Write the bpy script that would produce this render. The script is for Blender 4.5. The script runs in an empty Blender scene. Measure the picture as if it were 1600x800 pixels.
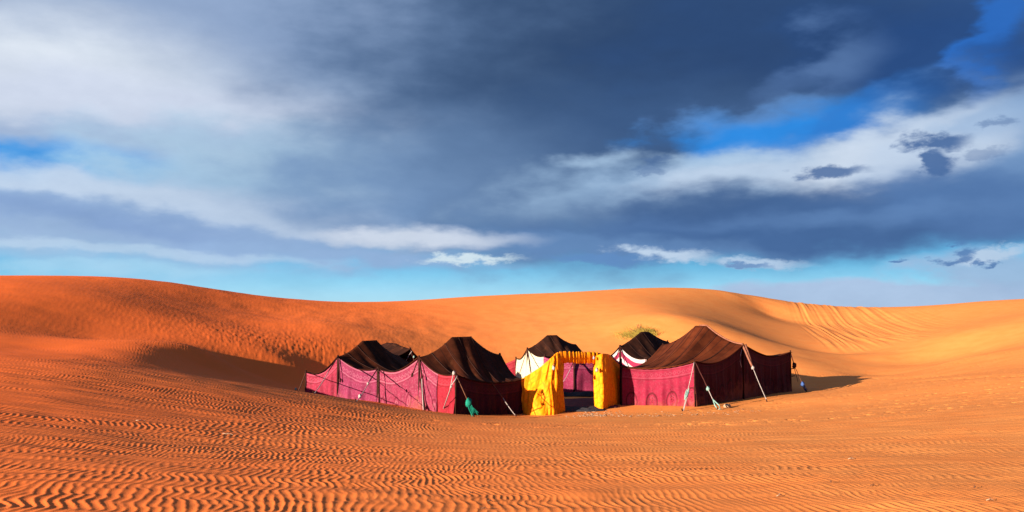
import bpy, bmesh, math, random
import numpy as np
from mathutils import Vector, Matrix

random.seed(7)
rng = np.random.default_rng(11)
scene = bpy.context.scene
COL = scene.collection

# ------------------------------------------------------------------ camera
FPX = 1386.0                       # focal length in photograph pixels (1600 wide)
CAM = Vector((0.0, 0.0, 3.51))
PITCH = math.atan(85.0 / FPX)
cam_data = bpy.data.cameras.new("camera")
cam = bpy.data.objects.new("camera", cam_data)
COL.objects.link(cam)
cam.location = CAM
cam.rotation_euler = (math.radians(90) + PITCH, 0, 0)
cam_data.sensor_width = 36
cam_data.lens = 36 * FPX / 1600
cam_data.clip_start = 0.1
cam_data.clip_end = 6000
scene.camera = cam
scene.render.resolution_x = 1024
scene.render.resolution_y = 512
scene.view_settings.view_transform = 'Standard'
scene.view_settings.look = 'None'
scene.view_settings.exposure = 1.82
scene.view_settings.gamma = 1.0
scene.cycles.max_bounces = 6
scene.cycles.diffuse_bounces = 3
scene.cycles.use_denoising = True

def pxdir(px, py):
    dx = (px - 800) / FPX
    up = (400 - py) / FPX
    c, s = math.cos(PITCH), math.sin(PITCH)
    return Vector((dx, c - up * s, s + up * c))

def W(px, py, D):
    """world point seen at photograph pixel (px,py), D metres in front of the viewpoint"""
    d = pxdir(px, py)
    return CAM + d * (D / d.y)

# ------------------------------------------------------------------ sun
SUN_EL = math.radians(11.8)
SHAD = math.radians(41.5)            # heading of shadows, from +x towards +y
L = Vector((-math.cos(SHAD) * math.cos(SUN_EL), -math.sin(SHAD) * math.cos(SUN_EL), math.sin(SUN_EL)))
sd = bpy.data.lights.new("sun", 'SUN')
sd.energy = 5.0
sd.angle = math.radians(0.5)
sd.color = (1.0, 0.88, 0.68)
sun = bpy.data.objects.new("sun", sd)
sun.rotation_euler = (-L).to_track_quat('-Z', 'Y').to_euler()
sun.location = (-40, -30, 30)
COL.objects.link(sun)

# ------------------------------------------------------------------ world: Nishita sky with clouds
world = bpy.data.worlds.new("World")
scene.world = world
world.use_nodes = True
wt = world.node_tree
wt.nodes.clear()
WN, WL = wt.nodes, wt.links

def nd(tree, typ, **kw):
    n = tree.nodes.new(typ)
    for k, v in kw.items():
        setattr(n, k, v)
    return n

def mth(tree, op, a, b=None, c=None, clamp=False):
    n = tree.nodes.new('ShaderNodeMath')
    n.operation = op
    n.use_clamp = clamp
    for i, v in enumerate((a, b, c)):
        if v is None:
            continue
        if isinstance(v, (int, float)):
            n.inputs[i].default_value = v
        else:
            tree.links.new(v, n.inputs[i])
    return n.outputs[0]

def vmth(tree, op, a, b=None):
    n = tree.nodes.new('ShaderNodeVectorMath')
    n.operation = op
    for i, v in enumerate((a, b)):
        if v is None:
            continue
        if isinstance(v, (tuple, list)):
            n.inputs[i].default_value = v
        else:
            tree.links.new(v, n.inputs[i])
    return n.outputs[0]

def mixc(tree, fac, a, b, mode='MIX'):
    n = tree.nodes.new('ShaderNodeMix')
    n.data_type = 'RGBA'
    n.blend_type = mode
    for sock, v in ((n.inputs[0], fac), (n.inputs[6], a), (n.inputs[7], b)):
        if isinstance(v, (int, float)):
            sock.default_value = v
        elif isinstance(v, (tuple, list)):
            sock.default_value = (*v[:3], 1)
        else:
            tree.links.new(v, sock)
    return n.outputs[2]

def srgb(r, g, b):
    def f(c):
        c /= 255.0
        return c / 12.92 if c <= 0.04045 else ((c + 0.055) / 1.055) ** 2.4
    return (f(r), f(g), f(b))

EXPO = 2 ** scene.view_settings.exposure
def skyc(r, g, b):                 # cloud radiance that displays as this colour
    return tuple(c / EXPO for c in srgb(r, g, b))

tc = nd(wt, 'ShaderNodeTexCoord')
DIR = tc.outputs['Generated']
sep = nd(wt, 'ShaderNodeSeparateXYZ')
WL.new(DIR, sep.inputs[0])
az = mth(wt, 'ARCTAN2', sep.outputs[0], sep.outputs[1])
el = mth(wt, 'ARCSINE', sep.outputs[2])
P0n = nd(wt, 'ShaderNodeCombineXYZ')
WL.new(az, P0n.inputs[0]); WL.new(el, P0n.inputs[1])
P0 = P0n.outputs[0]

def wnoise(scale, stretch, detail=5, rough=0.55, off=0.0):
    m = nd(wt, 'ShaderNodeMapping')
    m.inputs['Scale'].default_value = (scale, scale, scale * stretch)
    m.inputs['Location'].default_value = (off, off * 0.7, off * 1.3)
    WL.new(DIR, m.inputs[0])
    n = nd(wt, 'ShaderNodeTexNoise')
    n.inputs['Scale'].default_value = 1.0
    n.inputs['Detail'].default_value = detail
    n.inputs['Roughness'].default_value = rough
    WL.new(m.outputs[0], n.inputs['Vector'])
    return n

nA = wnoise(4.0, 2.6, 5, 0.5)
nB = wnoise(11.0, 2.4, 5, 0.52, 3.1)
nC = wnoise(30.0, 2.2, 6, 0.62, 7.7)
wA = vmth(wt, 'MULTIPLY', vmth(wt, 'SUBTRACT', nA.outputs['Color'], (0.5, 0.5, 0.5)), (0.26, 0.11, 0))
wB = vmth(wt, 'MULTIPLY', vmth(wt, 'SUBTRACT', nB.outputs['Color'], (0.5, 0.5, 0.5)), (0.13, 0.045, 0))
wC = vmth(wt, 'MULTIPLY', vmth(wt, 'SUBTRACT', nC.outputs['Color'], (0.5, 0.5, 0.5)), (0.06, 0.030, 0))
P1 = vmth(wt, 'ADD', P0, wB)
P2 = vmth(wt, 'ADD', vmth(wt, 'ADD', P0, wA), wB)        # soft big shapes
PD = vmth(wt, 'ADD', P0, wC)                             # small detailed puffs
fB = mth(wt, 'SUBTRACT', nB.outputs['Fac'], 0.5)
fC = mth(wt, 'SUBTRACT', nC.outputs['Fac'], 0.5)
fA = mth(wt, 'SUBTRACT', nA.outputs['Fac'], 0.5)

# clear-air colour: Nishita, tinted to the deep blue of the photograph
nish = nd(wt, 'ShaderNodeTexSky', sky_type='NISHITA')
nish.sun_disc = False
nish.sun_elevation = SUN_EL
nish.sun_rotation = math.atan2(L.x, L.y)
nish.altitude = 700
nish.air_density = 1.0
nish.dust_density = 0.3
nish.ozone_density = 2.0
ramp = nd(wt, 'ShaderNodeValToRGB')
WL.new(mth(wt, 'MULTIPLY', el, 1 / 1.2, clamp=True), ramp.inputs[0])
cr = ramp.color_ramp
def rs(pos, c):
    e = cr.elements.new(pos)
    e.color = (*c, 1)
cr.elements[0].position = 0.0
cr.elements[0].color = (*skyc(180, 226, 247), 1)
cr.elements[1].position = 1.0
cr.elements[1].color = (*skyc(25, 62, 130), 1)
rs(0.015, skyc(166, 220, 250)); rs(0.042, skyc(104, 198, 246)); rs(0.10, skyc(62, 158, 238)); rs(0.20, skyc(42, 138, 228)); rs(0.42, skyc(30, 92, 190))
nis = vmth(wt, 'MULTIPLY', nish.outputs[0], tuple(k / EXPO for k in (0.085, 0.13, 0.185)))
clear = mixc(wt, 0.9, nis, ramp.outputs[0])
col = clear

def blob(col, px, py, rx, ry, rgb, ang=0.0, st=1.0, sharp=1.2, na=0.8, warp=1, noise=None, linear=None):
    """a cloud patch: elliptical in azimuth/elevation, edge broken up by the noise"""
    d = pxdir(px, py).normalized()
    a, e = math.atan2(d.x, d.y), math.asin(d.z)
    m = nd(wt, 'ShaderNodeMapping', vector_type='TEXTURE')
    m.inputs['Location'].default_value = (a, e, 0)
    m.inputs['Rotation'].default_value = (0, 0, math.radians(ang))
    m.inputs['Scale'].default_value = (rx / FPX * math.cos(a) ** 2, ry / FPX * math.cos(a), 1)
    WL.new({0: P0, 1: P1, 2: P2, 3: PD}[warp], m.inputs[0])
    n = nd(wt, 'ShaderNodeVectorMath', operation='LENGTH')
    WL.new(m.outputs[0], n.inputs[0])
    r = n.outputs['Value']
    nz = noise if noise is not None else fB
    v = mth(wt, 'MULTIPLY_ADD', r, -sharp, 0.5 + sharp)
    v = mth(wt, 'MULTIPLY_ADD', nz, na * 2, v)
    mr = nd(wt, 'ShaderNodeMapRange', interpolation_type='SMOOTHSTEP')
    WL.new(v, mr.inputs[0])
    mr.inputs['To Max'].default_value = st
    return mixc(wt, mr.outputs[0], col, linear or skyc(*rgb))

# a broken deck of cloud over the whole sky above about 20 degrees
deck = nd(wt, 'ShaderNodeMapRange', interpolation_type='SMOOTHSTEP')
WL.new(mth(wt, 'MULTIPLY_ADD', fA, 0.5, el), deck.inputs[0])
deck.inputs['From Min'].default_value = 0.20
deck.inputs['From Max'].default_value = 0.40
deck.inputs['To Max'].default_value = 0.85
deck_tone = nd(wt, 'ShaderNodeMapRange')
WL.new(mth(wt, 'MULTIPLY_ADD', sep.outputs[0], -0.45, nB.outputs['Fac']), deck_tone.inputs[0])
deck_tone.inputs['From Min'].default_value = 0.2
deck_tone.inputs['From Max'].default_value = 0.9
deckc = mixc(wt, deck_tone.outputs[0], skyc(60, 92, 140), skyc(175, 192, 222))
col = mixc(wt, deck.outputs[0], col, deckc)

B = lambda *a, **k: globals().__setitem__('col', blob(col, *a, **k))
# --- left half: bright veils
B(230, 205, 660, 205, (168, 190, 222), sharp=1.8, warp=1, na=.25, st=1.0)
B(300, 0, 600, 130, (146, 168, 206), sharp=1.0, warp=1, na=.2, st=1.0)
B(40, 20, 260, 60, (162, 180, 212), sharp=.8, warp=1, na=.2, st=.8)
B(30, 118, 340, 85, (220, 228, 243), sharp=.65, warp=1, na=.25, st=1.0)
B(180, 165, 430, 46, (206, 215, 238), sharp=.7, warp=1, na=.3, st=.9)
B(120, 212, 360, 24, (150, 174, 214), sharp=.8, warp=1, na=.4, st=.75)
B(330, 215, 220, 26, (150, 178, 216), sharp=.7, warp=1, na=.4, st=.5)
B(50, 250, 250, 36, (42, 148, 232), sharp=1.1, warp=1, na=.8, st=.95)
B(250, 272, 190, 26, (120, 186, 234), sharp=.8, warp=1, na=.9, st=.6)
B(470, 262, 320, 60, (182, 210, 234), sharp=.7, warp=1, na=.5, st=.9)
# band running down to the right from the left edge
B(230, 346, 560, 40, (146, 175, 218), ang=-6, sharp=1.0, warp=1, na=.4, st=.85)
B(200, 306, 400, 18, (196, 213, 238), ang=-9, sharp=.8, warp=1, na=.6, st=.85)
B(480, 342, 260, 26, (196, 212, 236), ang=-7, sharp=.7, warp=1, na=.6, st=.8)
B(120, 334, 260, 15, (128, 158, 208), ang=-7, sharp=.7, warp=1, na=.5, st=.6)
B(180, 386, 330, 8, (188, 212, 238), ang=-3, sharp=.8, warp=1, na=.5, st=.6)
# --- the large dark mass
B(1150, 140, 590, 235, (80, 112, 158), sharp=1.05, warp=1, na=.22, st=.97)
B(800, 320, 400, 80, (108, 142, 190), ang=-4, sharp=.8, warp=1, na=.3, st=.85)
B(760, 110, 260, 220, (104, 130, 170), ang=-20, sharp=.6, warp=1, na=.25, st=.75)
B(860, 170, 260, 170, (72, 100, 142), ang=-20, sharp=.7, warp=1, na=.25, st=.8)
B(1040, 60, 330, 150, (48, 72, 110), sharp=.7, warp=1, na=.3, st=.92)
B(1250, 50, 330, 110, (46, 74, 120), sharp=.8, warp=1, na=.35, st=.9)
B(1430, 90, 200, 90, (42, 76, 132), sharp=1.0, warp=1, na=.5, st=.9)
B(1000, 215, 230, 80, (62, 92, 138), sharp=.7, warp=1, na=.3, st=.75)
B(660, 250, 200, 60, (122, 154, 198), sharp=.6, warp=1, na=.3, st=.4)
# blue openings
B(1215, 205, 190, 36, (48, 140, 230), ang=4, sharp=1.1, warp=1, na=.6, st=.97)
B(1340, 180, 120, 26, (52, 116, 198), ang=20, sharp=.8, warp=1, na=.7, st=.6)
B(1560, 60, 36, 110, (46, 112, 204), ang=-28, sharp=.8, warp=1, na=1.0, st=.75)
B(1595, 120, 55, 45, (40, 76, 136), sharp=.8, warp=1, na=1.0, st=.8)
B(1230, 130, 130, 22, (84, 116, 168), ang=18, sharp=.6, warp=1, na=1.0, st=.5)
B(1310, 95, 60, 40, (96, 128, 178), ang=40, sharp=.6, warp=1, na=1.0, st=.5)
B(1180, 178, 110, 14, (110, 150, 205), ang=8, sharp=.6, warp=1, na=.9, st=.5)
# bright arch right
B(1560, 240, 170, 100, (122, 156, 202), sharp=.9, warp=1, na=.5, st=.95)
B(1120, 285, 300, 44, (152, 182, 218), ang=3, sharp=.8, warp=1, na=.6, st=.9)
B(1250, 262, 230, 30, (190, 208, 234), ang=4, sharp=.9, warp=1, na=.5, st=.95)
B(1400, 250, 170, 48, (204, 217, 238), ang=12, sharp=1.1, warp=1, na=.35, st=1.0)
B(1470, 225, 130, 50, (190, 207, 233), ang=22, sharp=.8, warp=1, na=.5, st=.85)
B(1580, 175, 90, 26, (140, 172, 214), ang=25, sharp=.6, warp=1, na=.9, st=.6)
B(1060, 248, 130, 12, (170, 198, 230), ang=0, sharp=.6, warp=1, na=.8, st=.7)
# dark band beneath
B(1300, 350, 500, 50, (82, 116, 168), ang=1.5, sharp=1.15, warp=1, na=.3, st=.97)
B(1130, 318, 200, 24, (64, 96, 146), ang=2, sharp=.7, warp=1, na=.6, st=.85)
B(1330, 306, 150, 14, (70, 104, 156), ang=2, sharp=.7, warp=1, na=.6, st=.7)
B(1240, 376, 340, 18, (66, 100, 152), ang=0, sharp=.8, warp=1, na=.4, st=.75)
B(1540, 320, 170, 54, (84, 120, 174), sharp=.7, warp=1, na=.4, st=.85)
B(1380, 335, 200, 14, (98, 134, 186), ang=2, sharp=.6, warp=1, na=.6, st=.5)
B(900, 384, 260, 18, (102, 138, 188), ang=-3, sharp=.9, warp=1, na=.4, st=.85)
B(560, 399, 200, 11, (148, 178, 220), ang=-4, sharp=.8, warp=1, na=.4, st=.8)
B(650, 371, 150, 13, (208, 217, 236), ang=-1, sharp=.8, warp=1, na=.5, st=.9)
# small dark puffs on the arch
for (x, y, rx, ry, s_) in ((1296, 268, 52, 11, .9), (1464, 220, 46, 13, .95), (1466, 255, 22, 17, .95), (1022, 262, 22, 8, .5), (1562, 190, 24, 8, .5), (1030, 247, 16, 5, .5), (1540, 238, 34, 8, .4)):
    B(x, y, rx, ry, (74, 108, 162), sharp=1.0, warp=3, na=.8, noise=fC, st=s_)
# near the horizon
B(1400, 462, 380, 22, (172, 192, 226), ang=1, sharp=1.6, warp=1, na=.4, st=.9)
B(1560, 425, 110, 30, (158, 184, 220), sharp=1.0, warp=1, na=.8, st=.85)
B(1545, 398, 60, 9, (186, 206, 232), ang=10, sharp=1.0, warp=3, na=1., noise=fC, st=.8)
B(735, 405, 66, 6, (208, 226, 240), ang=2, sharp=.8, warp=3, na=.5, noise=fC)
B(1040, 396, 66, 10, (190, 210, 236), ang=-4, sharp=.8, warp=3, na=.7, noise=fC)
B(940, 405, 80, 7, (98, 140, 196), ang=-3, sharp=.8, warp=3, na=.7, noise=fC, st=.9)
B(1165, 411, 80, 8, (176, 200, 230), ang=-5, sharp=.9, warp=3, na=.7, noise=fC)
B(1160, 415, 44, 4, (108, 146, 196), ang=-4, sharp=1.1, warp=3, na=.9, noise=fC, st=.9)
for (x, y, rx, ry) in ((1503, 390, 24, 8), (1482, 407, 26, 5), (1512, 402, 14, 5), (1541, 411, 9, 6), (1404, 408, 14, 3)):
    B(x, y, rx, ry, (84, 124, 180), sharp=1.1, warp=3, na=1.1, noise=fC, st=.85)
B(150, 418, 200, 9, (170, 214, 242), sharp=.9, warp=1, na=.5, st=.5)
# fine mottling over the cloud
col = mixc(wt, 1.0, col, mixc(wt, mth(wt, 'MULTIPLY_ADD', nC.outputs['Fac'], 0.4, mth(wt, 'MULTIPLY', nB.outputs['Fac'], 0.6)), (0.79, 0.82, 0.83), (1.21, 1.20, 1.13)), 'MULTIPLY')
bg = nd(wt, 'ShaderNodeBackground')
WL.new(col, bg.inputs[0])
bg.inputs[1].default_value = 1.0
wo = nd(wt, 'ShaderNodeOutputWorld')
WL.new(bg.outputs[0], wo.inputs[0])
world.cycles.sampling_method = 'MANUAL'
world.cycles.sample_map_resolution = 512

# ------------------------------------------------------------------ numeric noise tiles
def fbm_tile(n, size, lo, hi, beta, seed, ax=1.0, ay=1.0):
    """periodic noise of `size` metres, wavelengths lo..hi metres, unit standard deviation"""
    r = np.random.default_rng(seed)
    k = np.fft.fftfreq(n, size / n)
    kx, ky = np.meshgrid(k * ax, k * ay)
    kk = np.hypot(kx, ky) + 1e-9
    amp = kk ** (-beta) * np.exp(-(kk * lo) ** 2) * (1 - np.exp(-(kk * hi) ** 2))
    amp[0, 0] = 0
    z = np.fft.ifft2(np.fft.fft2(r.standard_normal((n, n))) * amp).real
    return (z / z.std()).astype(np.float32)

def ripple_tile(n, size, lam, dirx, diry, sx, sy, seed):
    r = np.random.default_rng(seed)
    k = np.fft.fftfreq(n, size / n)
    kx, ky = np.meshgrid(k, k)
    k0 = 1 / lam
    a = kx * dirx + ky * diry
    b = -kx * diry + ky * dirx
    rad = np.hypot(a, b)
    ang = np.arctan2(b, a)
    F = np.exp(-((rad - k0) / (sx * k0)) ** 2 / 2 - (ang / sy) ** 2 / 2)
    z = np.fft.ifft2(np.fft.fft2(r.standard_normal((n, n))) * F)
    mag = np.abs(z); mag /= mag.mean()
    ph = np.angle(z)
    ph = ph + 0.35 * np.sin(ph)                       # steeper lee side
    h = 1.0 - np.abs(np.sin(ph / 2)) ** 0.85 * 1.0     # sharp-ish crests
    h = (0.55 * h + 0.45 * (0.5 + 0.5 * np.cos(ph)))
    h = (h - h.mean()) * np.tanh(mag * 1.8)
    return h.astype(np.float32)

def samp(tile, size, x, y):
    n = tile.shape[0]
    fx = (x / size * n) % n; fy = (y / size * n) % n
    i = np.floor(fx).astype(np.int64); j = np.floor(fy).astype(np.int64)
    tx = fx - i; ty = fy - j
    i %= n; j %= n
    i1 = (i + 1) % n; j1 = (j + 1) % n
    return ((tile[j, i] * (1 - tx) + tile[j, i1] * tx) * (1 - ty) +
            (tile[j1, i] * (1 - tx) + tile[j1, i1] * tx) * ty)

T_big = fbm_tile(256, 200, 18, 90, 1.6, 1)
T_mid = fbm_tile(512, 60, 0.9, 8, 1.3, 2)
T_str = fbm_tile(1024, 40, 0.22, 3.0, 1.1, 3, ax=3.5, ay=1.0)      # creases stretched along x
T_foot = fbm_tile(1024, 40, 0.16, 0.8, 0.4, 4)
T_rip = ripple_tile(2048, 36.0, 0.100, 0.992, 0.12, 0.13, 0.19, 5)
T_fine = ripple_tile(1024, 36.0, 0.26, 0.99, 0.1, 0.12, 0.25, 6)
T_gul = fbm_tile(1024, 60, 0.30, 1.6, 0.5, 8, ax=1.0, ay=45.0)

# ------------------------------------------------------------------ terrain: a smooth surface through surveyed points
CP = [  # (px, py, distance) of points on the sand
 # near edge
 (0,800,7.3),(400,800,7.6),(800,800,7.9),(1200,800,7.8),(1600,800,7.4),
 # foreground slope
 (0,700,11.0),(400,700,13.0),(800,700,14.2),(1200,700,13.6),(1600,700,12.6),
 (0,620,16.6),(200,635,17.4),(400,645,19.2),(600,660,20.3),(800,668,20.4),(1000,668,20.4),(1200,660,20.6),(1400,650,20),(1600,640,18.5),
 # crest that hides the foot of the left tents
 (0,562,24),(120,570,24),(230,582,24.5),(350,597,26),(480,613,28.5),(540,622,29.3),(600,633,29.4),(660,641,28.8),(715,648,28.0),(770,653,27.8),
 (840,654,28.2),(930,651,28.8),(1000,649,29.6),(1085,645,30.2),(1200,634,31.5),(1260,622,32.5),
 # plateau and hollow
 (60,545,30),(210,556,30),(310,543,35.5),(250,550,32.5),(140,530,36),
 (330,575,33.5),(370,575,37),(420,590,38),(470,604,38),(400,590,35),(300,582,30.0),
 # camp floor
 (560,618,36.5),(640,618,36.5),(700,612,38),(800,620,36),(900,622,35.2),(880,641,32),(940,638,32.4),(1000,633,33.0),(1080,637,32.0),(830,648,30.8),(900,611,38.6),(830,609,39.6),(970,612,38.5),(1040,606,39),(1160,624,34.9),(1230,613,37.8),(1150,600,41.5),
 # right
 (1290,605,40),(1380,586,46.5),(1420,567,51.5),(1480,590,35.5),(1600,590,29),(1400,620,29.5),(1600,560,39.5),(1500,560,45),(1300,580,46.5),
 # slopes behind the camp
 (440,560,40.5),(520,585,41.5),(500,540,44.5),(600,590,42.5),(600,540,47.5),(600,505,56),(520,505,51.5),(720,585,45),(720,540,52),(720,505,60),
 (860,590,45),(880,540,53),(900,500,62),(1000,580,46),(1030,540,53),(1050,500,58),(1150,575,47),(1180,535,54),(1230,560,49),(1120,490,69),
 (1230,528,62),(1300,547,59),(1370,553,54),(1430,557,53),(1300,512,77),(1380,525,68),(1200,490,83),(1320,491,85),
 (1500,520,56),(1600,520,51),(1520,490,74),(1600,490,62),
 (300,500,44.5),(400,510,47),(150,500,40),(0,520,33),(0,480,38),(150,465,44),(300,470,52),(420,490,54),
]
RIDGE = [(-60,434,51),(0,432,52),(80,431,53.5),(180,433,56),(250,439,58),(320,450,60.5),(400,463,64.5),(470,472,68.5),(520,475,71.5),(600,474,75),(700,468,79),(800,461,80),(900,456,80),(1000,453,80),(1080,454,82),(1150,461,84.5),(1200,467,87),(1270,475,90),(1330,480,92),(1400,481,92),(1450,479,90),(1500,475,87),(1550,470,84),(1600,467,80),(1680,464,76)]
pts = [W(*c) for c in CP] + [W(*c) for c in RIDGE]
for (px, py, D) in RIDGE:                     # lee side falls away behind the ridge
    p = W(px, py, D)
    pts.append(Vector((p.x * 1.22, p.y * 1.22, p.z - 2.4)))
for a in (-50, -40):
    for r_, z in ((8, 1.9), (14, 2.0), (22, 2.2), (34, 2.9), (48, 4.4), (64, 4.5)):
        pts.append(Vector((r_ * math.sin(math.radians(a)), r_ * math.cos(math.radians(a)), z)))
for a in (40, 50):
    for r_, z in ((8, 1.85), (14, 1.75), (22, 1.8), (34, 2.1), (48, 2.8), (66, 4.6)):
        pts.append(Vector((r_ * math.sin(math.radians(a)), r_ * math.cos(math.radians(a)), z)))
for a in (-50, -25, 0, 25, 50):
    pts.append(Vector((4.5 * math.sin(math.radians(a)), 4.5 * math.cos(math.radians(a)), 1.86)))
    pts.append(Vector((160 * math.sin(math.radians(a)), 160 * math.cos(math.radians(a)), 0.0)))
A = np.array([(p.x, p.y, p.z) for p in pts])
def warp_uv(x, y):
    r = np.hypot(x, y) + 1e-6
    return np.arctan2(x, y), np.log(r)
ua, va = warp_uv(A[:, 0], A[:, 1])
va *= 1.15
def phi(d2):
    return 0.5 * d2 * np.log(d2 + 1e-12)
n_ = len(A)
K = phi((ua[:, None] - ua[None]) ** 2 + (va[:, None] - va[None]) ** 2) + np.eye(n_) * 4e-5
Pm = np.c_[np.ones(n_), ua, va]
M = np.block([[K, Pm], [Pm.T, np.zeros((3, 3))]])
sol = np.linalg.solve(M, np.r_[A[:, 2], 0, 0, 0])
def sstep(a, b, x):
    t = np.clip((x - a) / (b - a), 0, 1)
    return t * t * (3 - 2 * t)
def H_macro(x, y):
    x = np.atleast_1d(np.asarray(x, float)); y = np.atleast_1d(np.asarray(y, float))
    out = np.empty(x.shape)
    fx, fy, fo = x.ravel(), y.ravel(), out.ravel()
    for s in range(0, fx.size, 40000):
        u, v = warp_uv(fx[s:s + 40000], fy[s:s + 40000])
        r = np.exp(v)
        v = np.clip(v, math.log(3.5), math.log(170)) * 1.15
        uc = np.clip(u, -0.95, 0.95)
        d2 = (uc[:, None] - ua[None]) ** 2 + (v[:, None] - va[None]) ** 2
        z = phi(d2) @ sol[:n_] + sol[n_] + sol[n_ + 1] * uc + sol[n_ + 2] * v
        base = 1.9 * (1 - sstep(20, 90, r))
        w = (1 - sstep(0.72, 0.95, np.abs(u))) * sstep(3.5, 6.5, r) * (1 - sstep(125, 160, r))
        fo[s:s + 40000] = z * w + base * (1 - w)
    far = sstep(130, 300, np.hypot(x, y))
    out += 0.34 * gauss(x, y, 11.5, 62, 3.4, 5.5, 0) - 0.40 * gauss(x, y, 19.5, 67, 3.8, 9, 0)
    out += far * 1.6 * samp(T_big, 200, x * 0.5, y * 0.5)
    return out
def gauss(x, y, cx, cy, sx, sy, ang=0):
    c, s = math.cos(ang), math.sin(ang)
    a = (x - cx) * c + (y - cy) * s; b = -(x - cx) * s + (y - cy) * c
    return np.exp(-0.5 * ((a / sx) ** 2 + (b / sy) ** 2))

def H_micro(x, y):
    """ripples, gullies and footprints in metres"""
    r = np.hypot(x, y)
    z = 0.006 * samp(T_mid, 60, x, y) * sstep(9, 20, r) * (1 - sstep(60, 90, r))
    # stretched creases across the foreground
    fg = 1 - sstep(24, 30, y + 0.02 * np.abs(x))
    z += 0.004 * samp(T_str, 40, x * 1.0, y * 1.0) * (fg + 0.35)
    # wind ripples; chevron-like wander of the crests
    right = sstep(1.0, 9.0, x - 0.10 * (y - 8))                 # finer, calmer ripples to the right
    wx = (0.042 + 0.022 * (1 - right)) * samp(T_str, 40, x * 0.45 + 7, y * 0.45 + 3) + 0.02 * samp(T_mid, 60, x * 1.5, y * 1.5)
    amp = 0.0078 * (1 + 0.15 * right) * np.clip(0.90 + 0.30 * samp(T_mid, 60, x + 9, y * 1.4 + 5), 0.3, 1.3)
    # smooth wind-blown apron in front of the entrance and on the right
    edge = y - (26.6 - 0.25 * np.clip(x, 0, 30) - 0.55 * np.clip(x - 5, 0, 30) + 0.5 * samp(T_mid, 60, x, y))
    amp = amp * (1 - 0.92 * sstep(-3.5, 1.0, edge) * sstep(-1.5, 3.0, x))
    amp = amp * (1 - sstep(29, 33, y + np.where(x < -6, -6.0, 0.0)) * 0.85)
    amp = amp * (1 - 0.9 * np.exp(-0.5 * (((x - 0.75) / 0.30) ** 2 + ((y - 8.85) / 0.28) ** 2)))
    slow = 0.22 * samp(T_mid, 60, x * 0.25 + 4, y * 0.18 + 9)
    mixr = sstep(-0.2, 1.1, samp(T_mid, 60, x * 0.7 + 17, y * 1.1 + 2))     # patches of smaller ripples
    z += amp * ((1 - mixr) * samp(T_rip, 36, x + wx + slow, y) + mixr * 0.80 * samp(T_rip, 36, (x + wx + slow) * 1.38 + 5, y * 1.38 + 9))
    z += 0.028 * gauss(x, y, 0.75, 8.85, 0.24, 0.26, -0.2) 
    # fine ripples on the left dune
    ld = sstep(-4, -9, x) * sstep(30, 36, y) * (1 - sstep(60, 70, y))
    z += 0.004 * ld * samp(T_fine, 36, x, y)
    z += 0.002 * (1 - ld) * sstep(34, 40, y) * sstep(-2, -6, x) * samp(T_fine, 36, x, y)
    # trampled sand on the slope behind the left tents
    tr = np.maximum(gauss(x, y, -10.5, 43.5, 4.6, 2.8, 0.15), 0.4 * gauss(x, y, -4.5, 49, 4.5, 3.2))
    ft = samp(T_foot, 40, x, y)
    z += 0.011 * tr * np.tanh(np.maximum(ft - 0.25, -0.4)) * 1.3
    # scattered footprints on the right
    tr2 = gauss(x, y, 6.0, 21.6, 5.5, 0.75, -0.05) + gauss(x, y, 14, 27, 6, 2.0, 0.5) * 0.5 + gauss(x, y, 7.5, 30.5, 4, 1.2, 0.5) * 0.5
    ft2 = samp(T_foot, 40, x * 0.8 + 11, y * 0.8 + 4)
    z -= 0.05 * tr2 * sstep(1.1, 2.0, ft2)
    z -= 0.02 * sstep(8, 14, x) * (1 - sstep(44, 52, y)) * sstep(1.5, 2.3, ft2) * sstep(18, 24, y)
    # tracks winding away to the right
    for cx0, amp_, off in ((15.0, 1.2, 0.0), (20.5, 1.6, 2.0)):
        yy = y
        pathx = cx0 + amp_ * np.sin(yy * 0.22 + off) + 0.28 * (36 - yy)
        z -= 0.035 * np.exp(-0.5 * ((x - pathx) / 0.28) ** 2) * sstep(26, 29, y) * (1 - sstep(41, 46, y)) * (0.4 + 0.6 * sstep(0, 1, ft2))
    # avalanche grooves on the steep slope to the right
    q = x - 0.20 * (y - 50)
    g = samp(T_gul, 60, q, y)
    gm = sstep(18.5, 21.5, q) * (1 - sstep(24.0, 33.0, q)) * sstep(57, 65, y) * (1 - sstep(96, 103, y))
    z += 0.032 * gm * g
    # swirled wind-scour on the slope behind
    sc = gauss(x, y, -9, 56, 8, 6) 
    z += 0.012 * sc * samp(T_mid, 60, x * 1.4 + 3, y * 0.9)
    return z

def ground(x, y):
    return float(H_macro(x, y)[0] + H_micro(np.array([float(x)]), np.array([float(y)]))[0])

def at_px(px, py, d0=8, d1=70):
    """point where the line of sight through a pixel meets the sand"""
    ds = np.arange(d0, d1, 0.1)
    d = pxdir(px, py)
    xs = d.x / d.y * ds; zs = CAM.z + d.z / d.y * ds
    hz = H_macro(xs, ds)
    k = np.argmax(zs < hz)
    if zs[k] >= hz[k]:
        k = len(ds) - 1
    return Vector((xs[k], ds[k], ground(xs[k], ds[k])))

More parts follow.
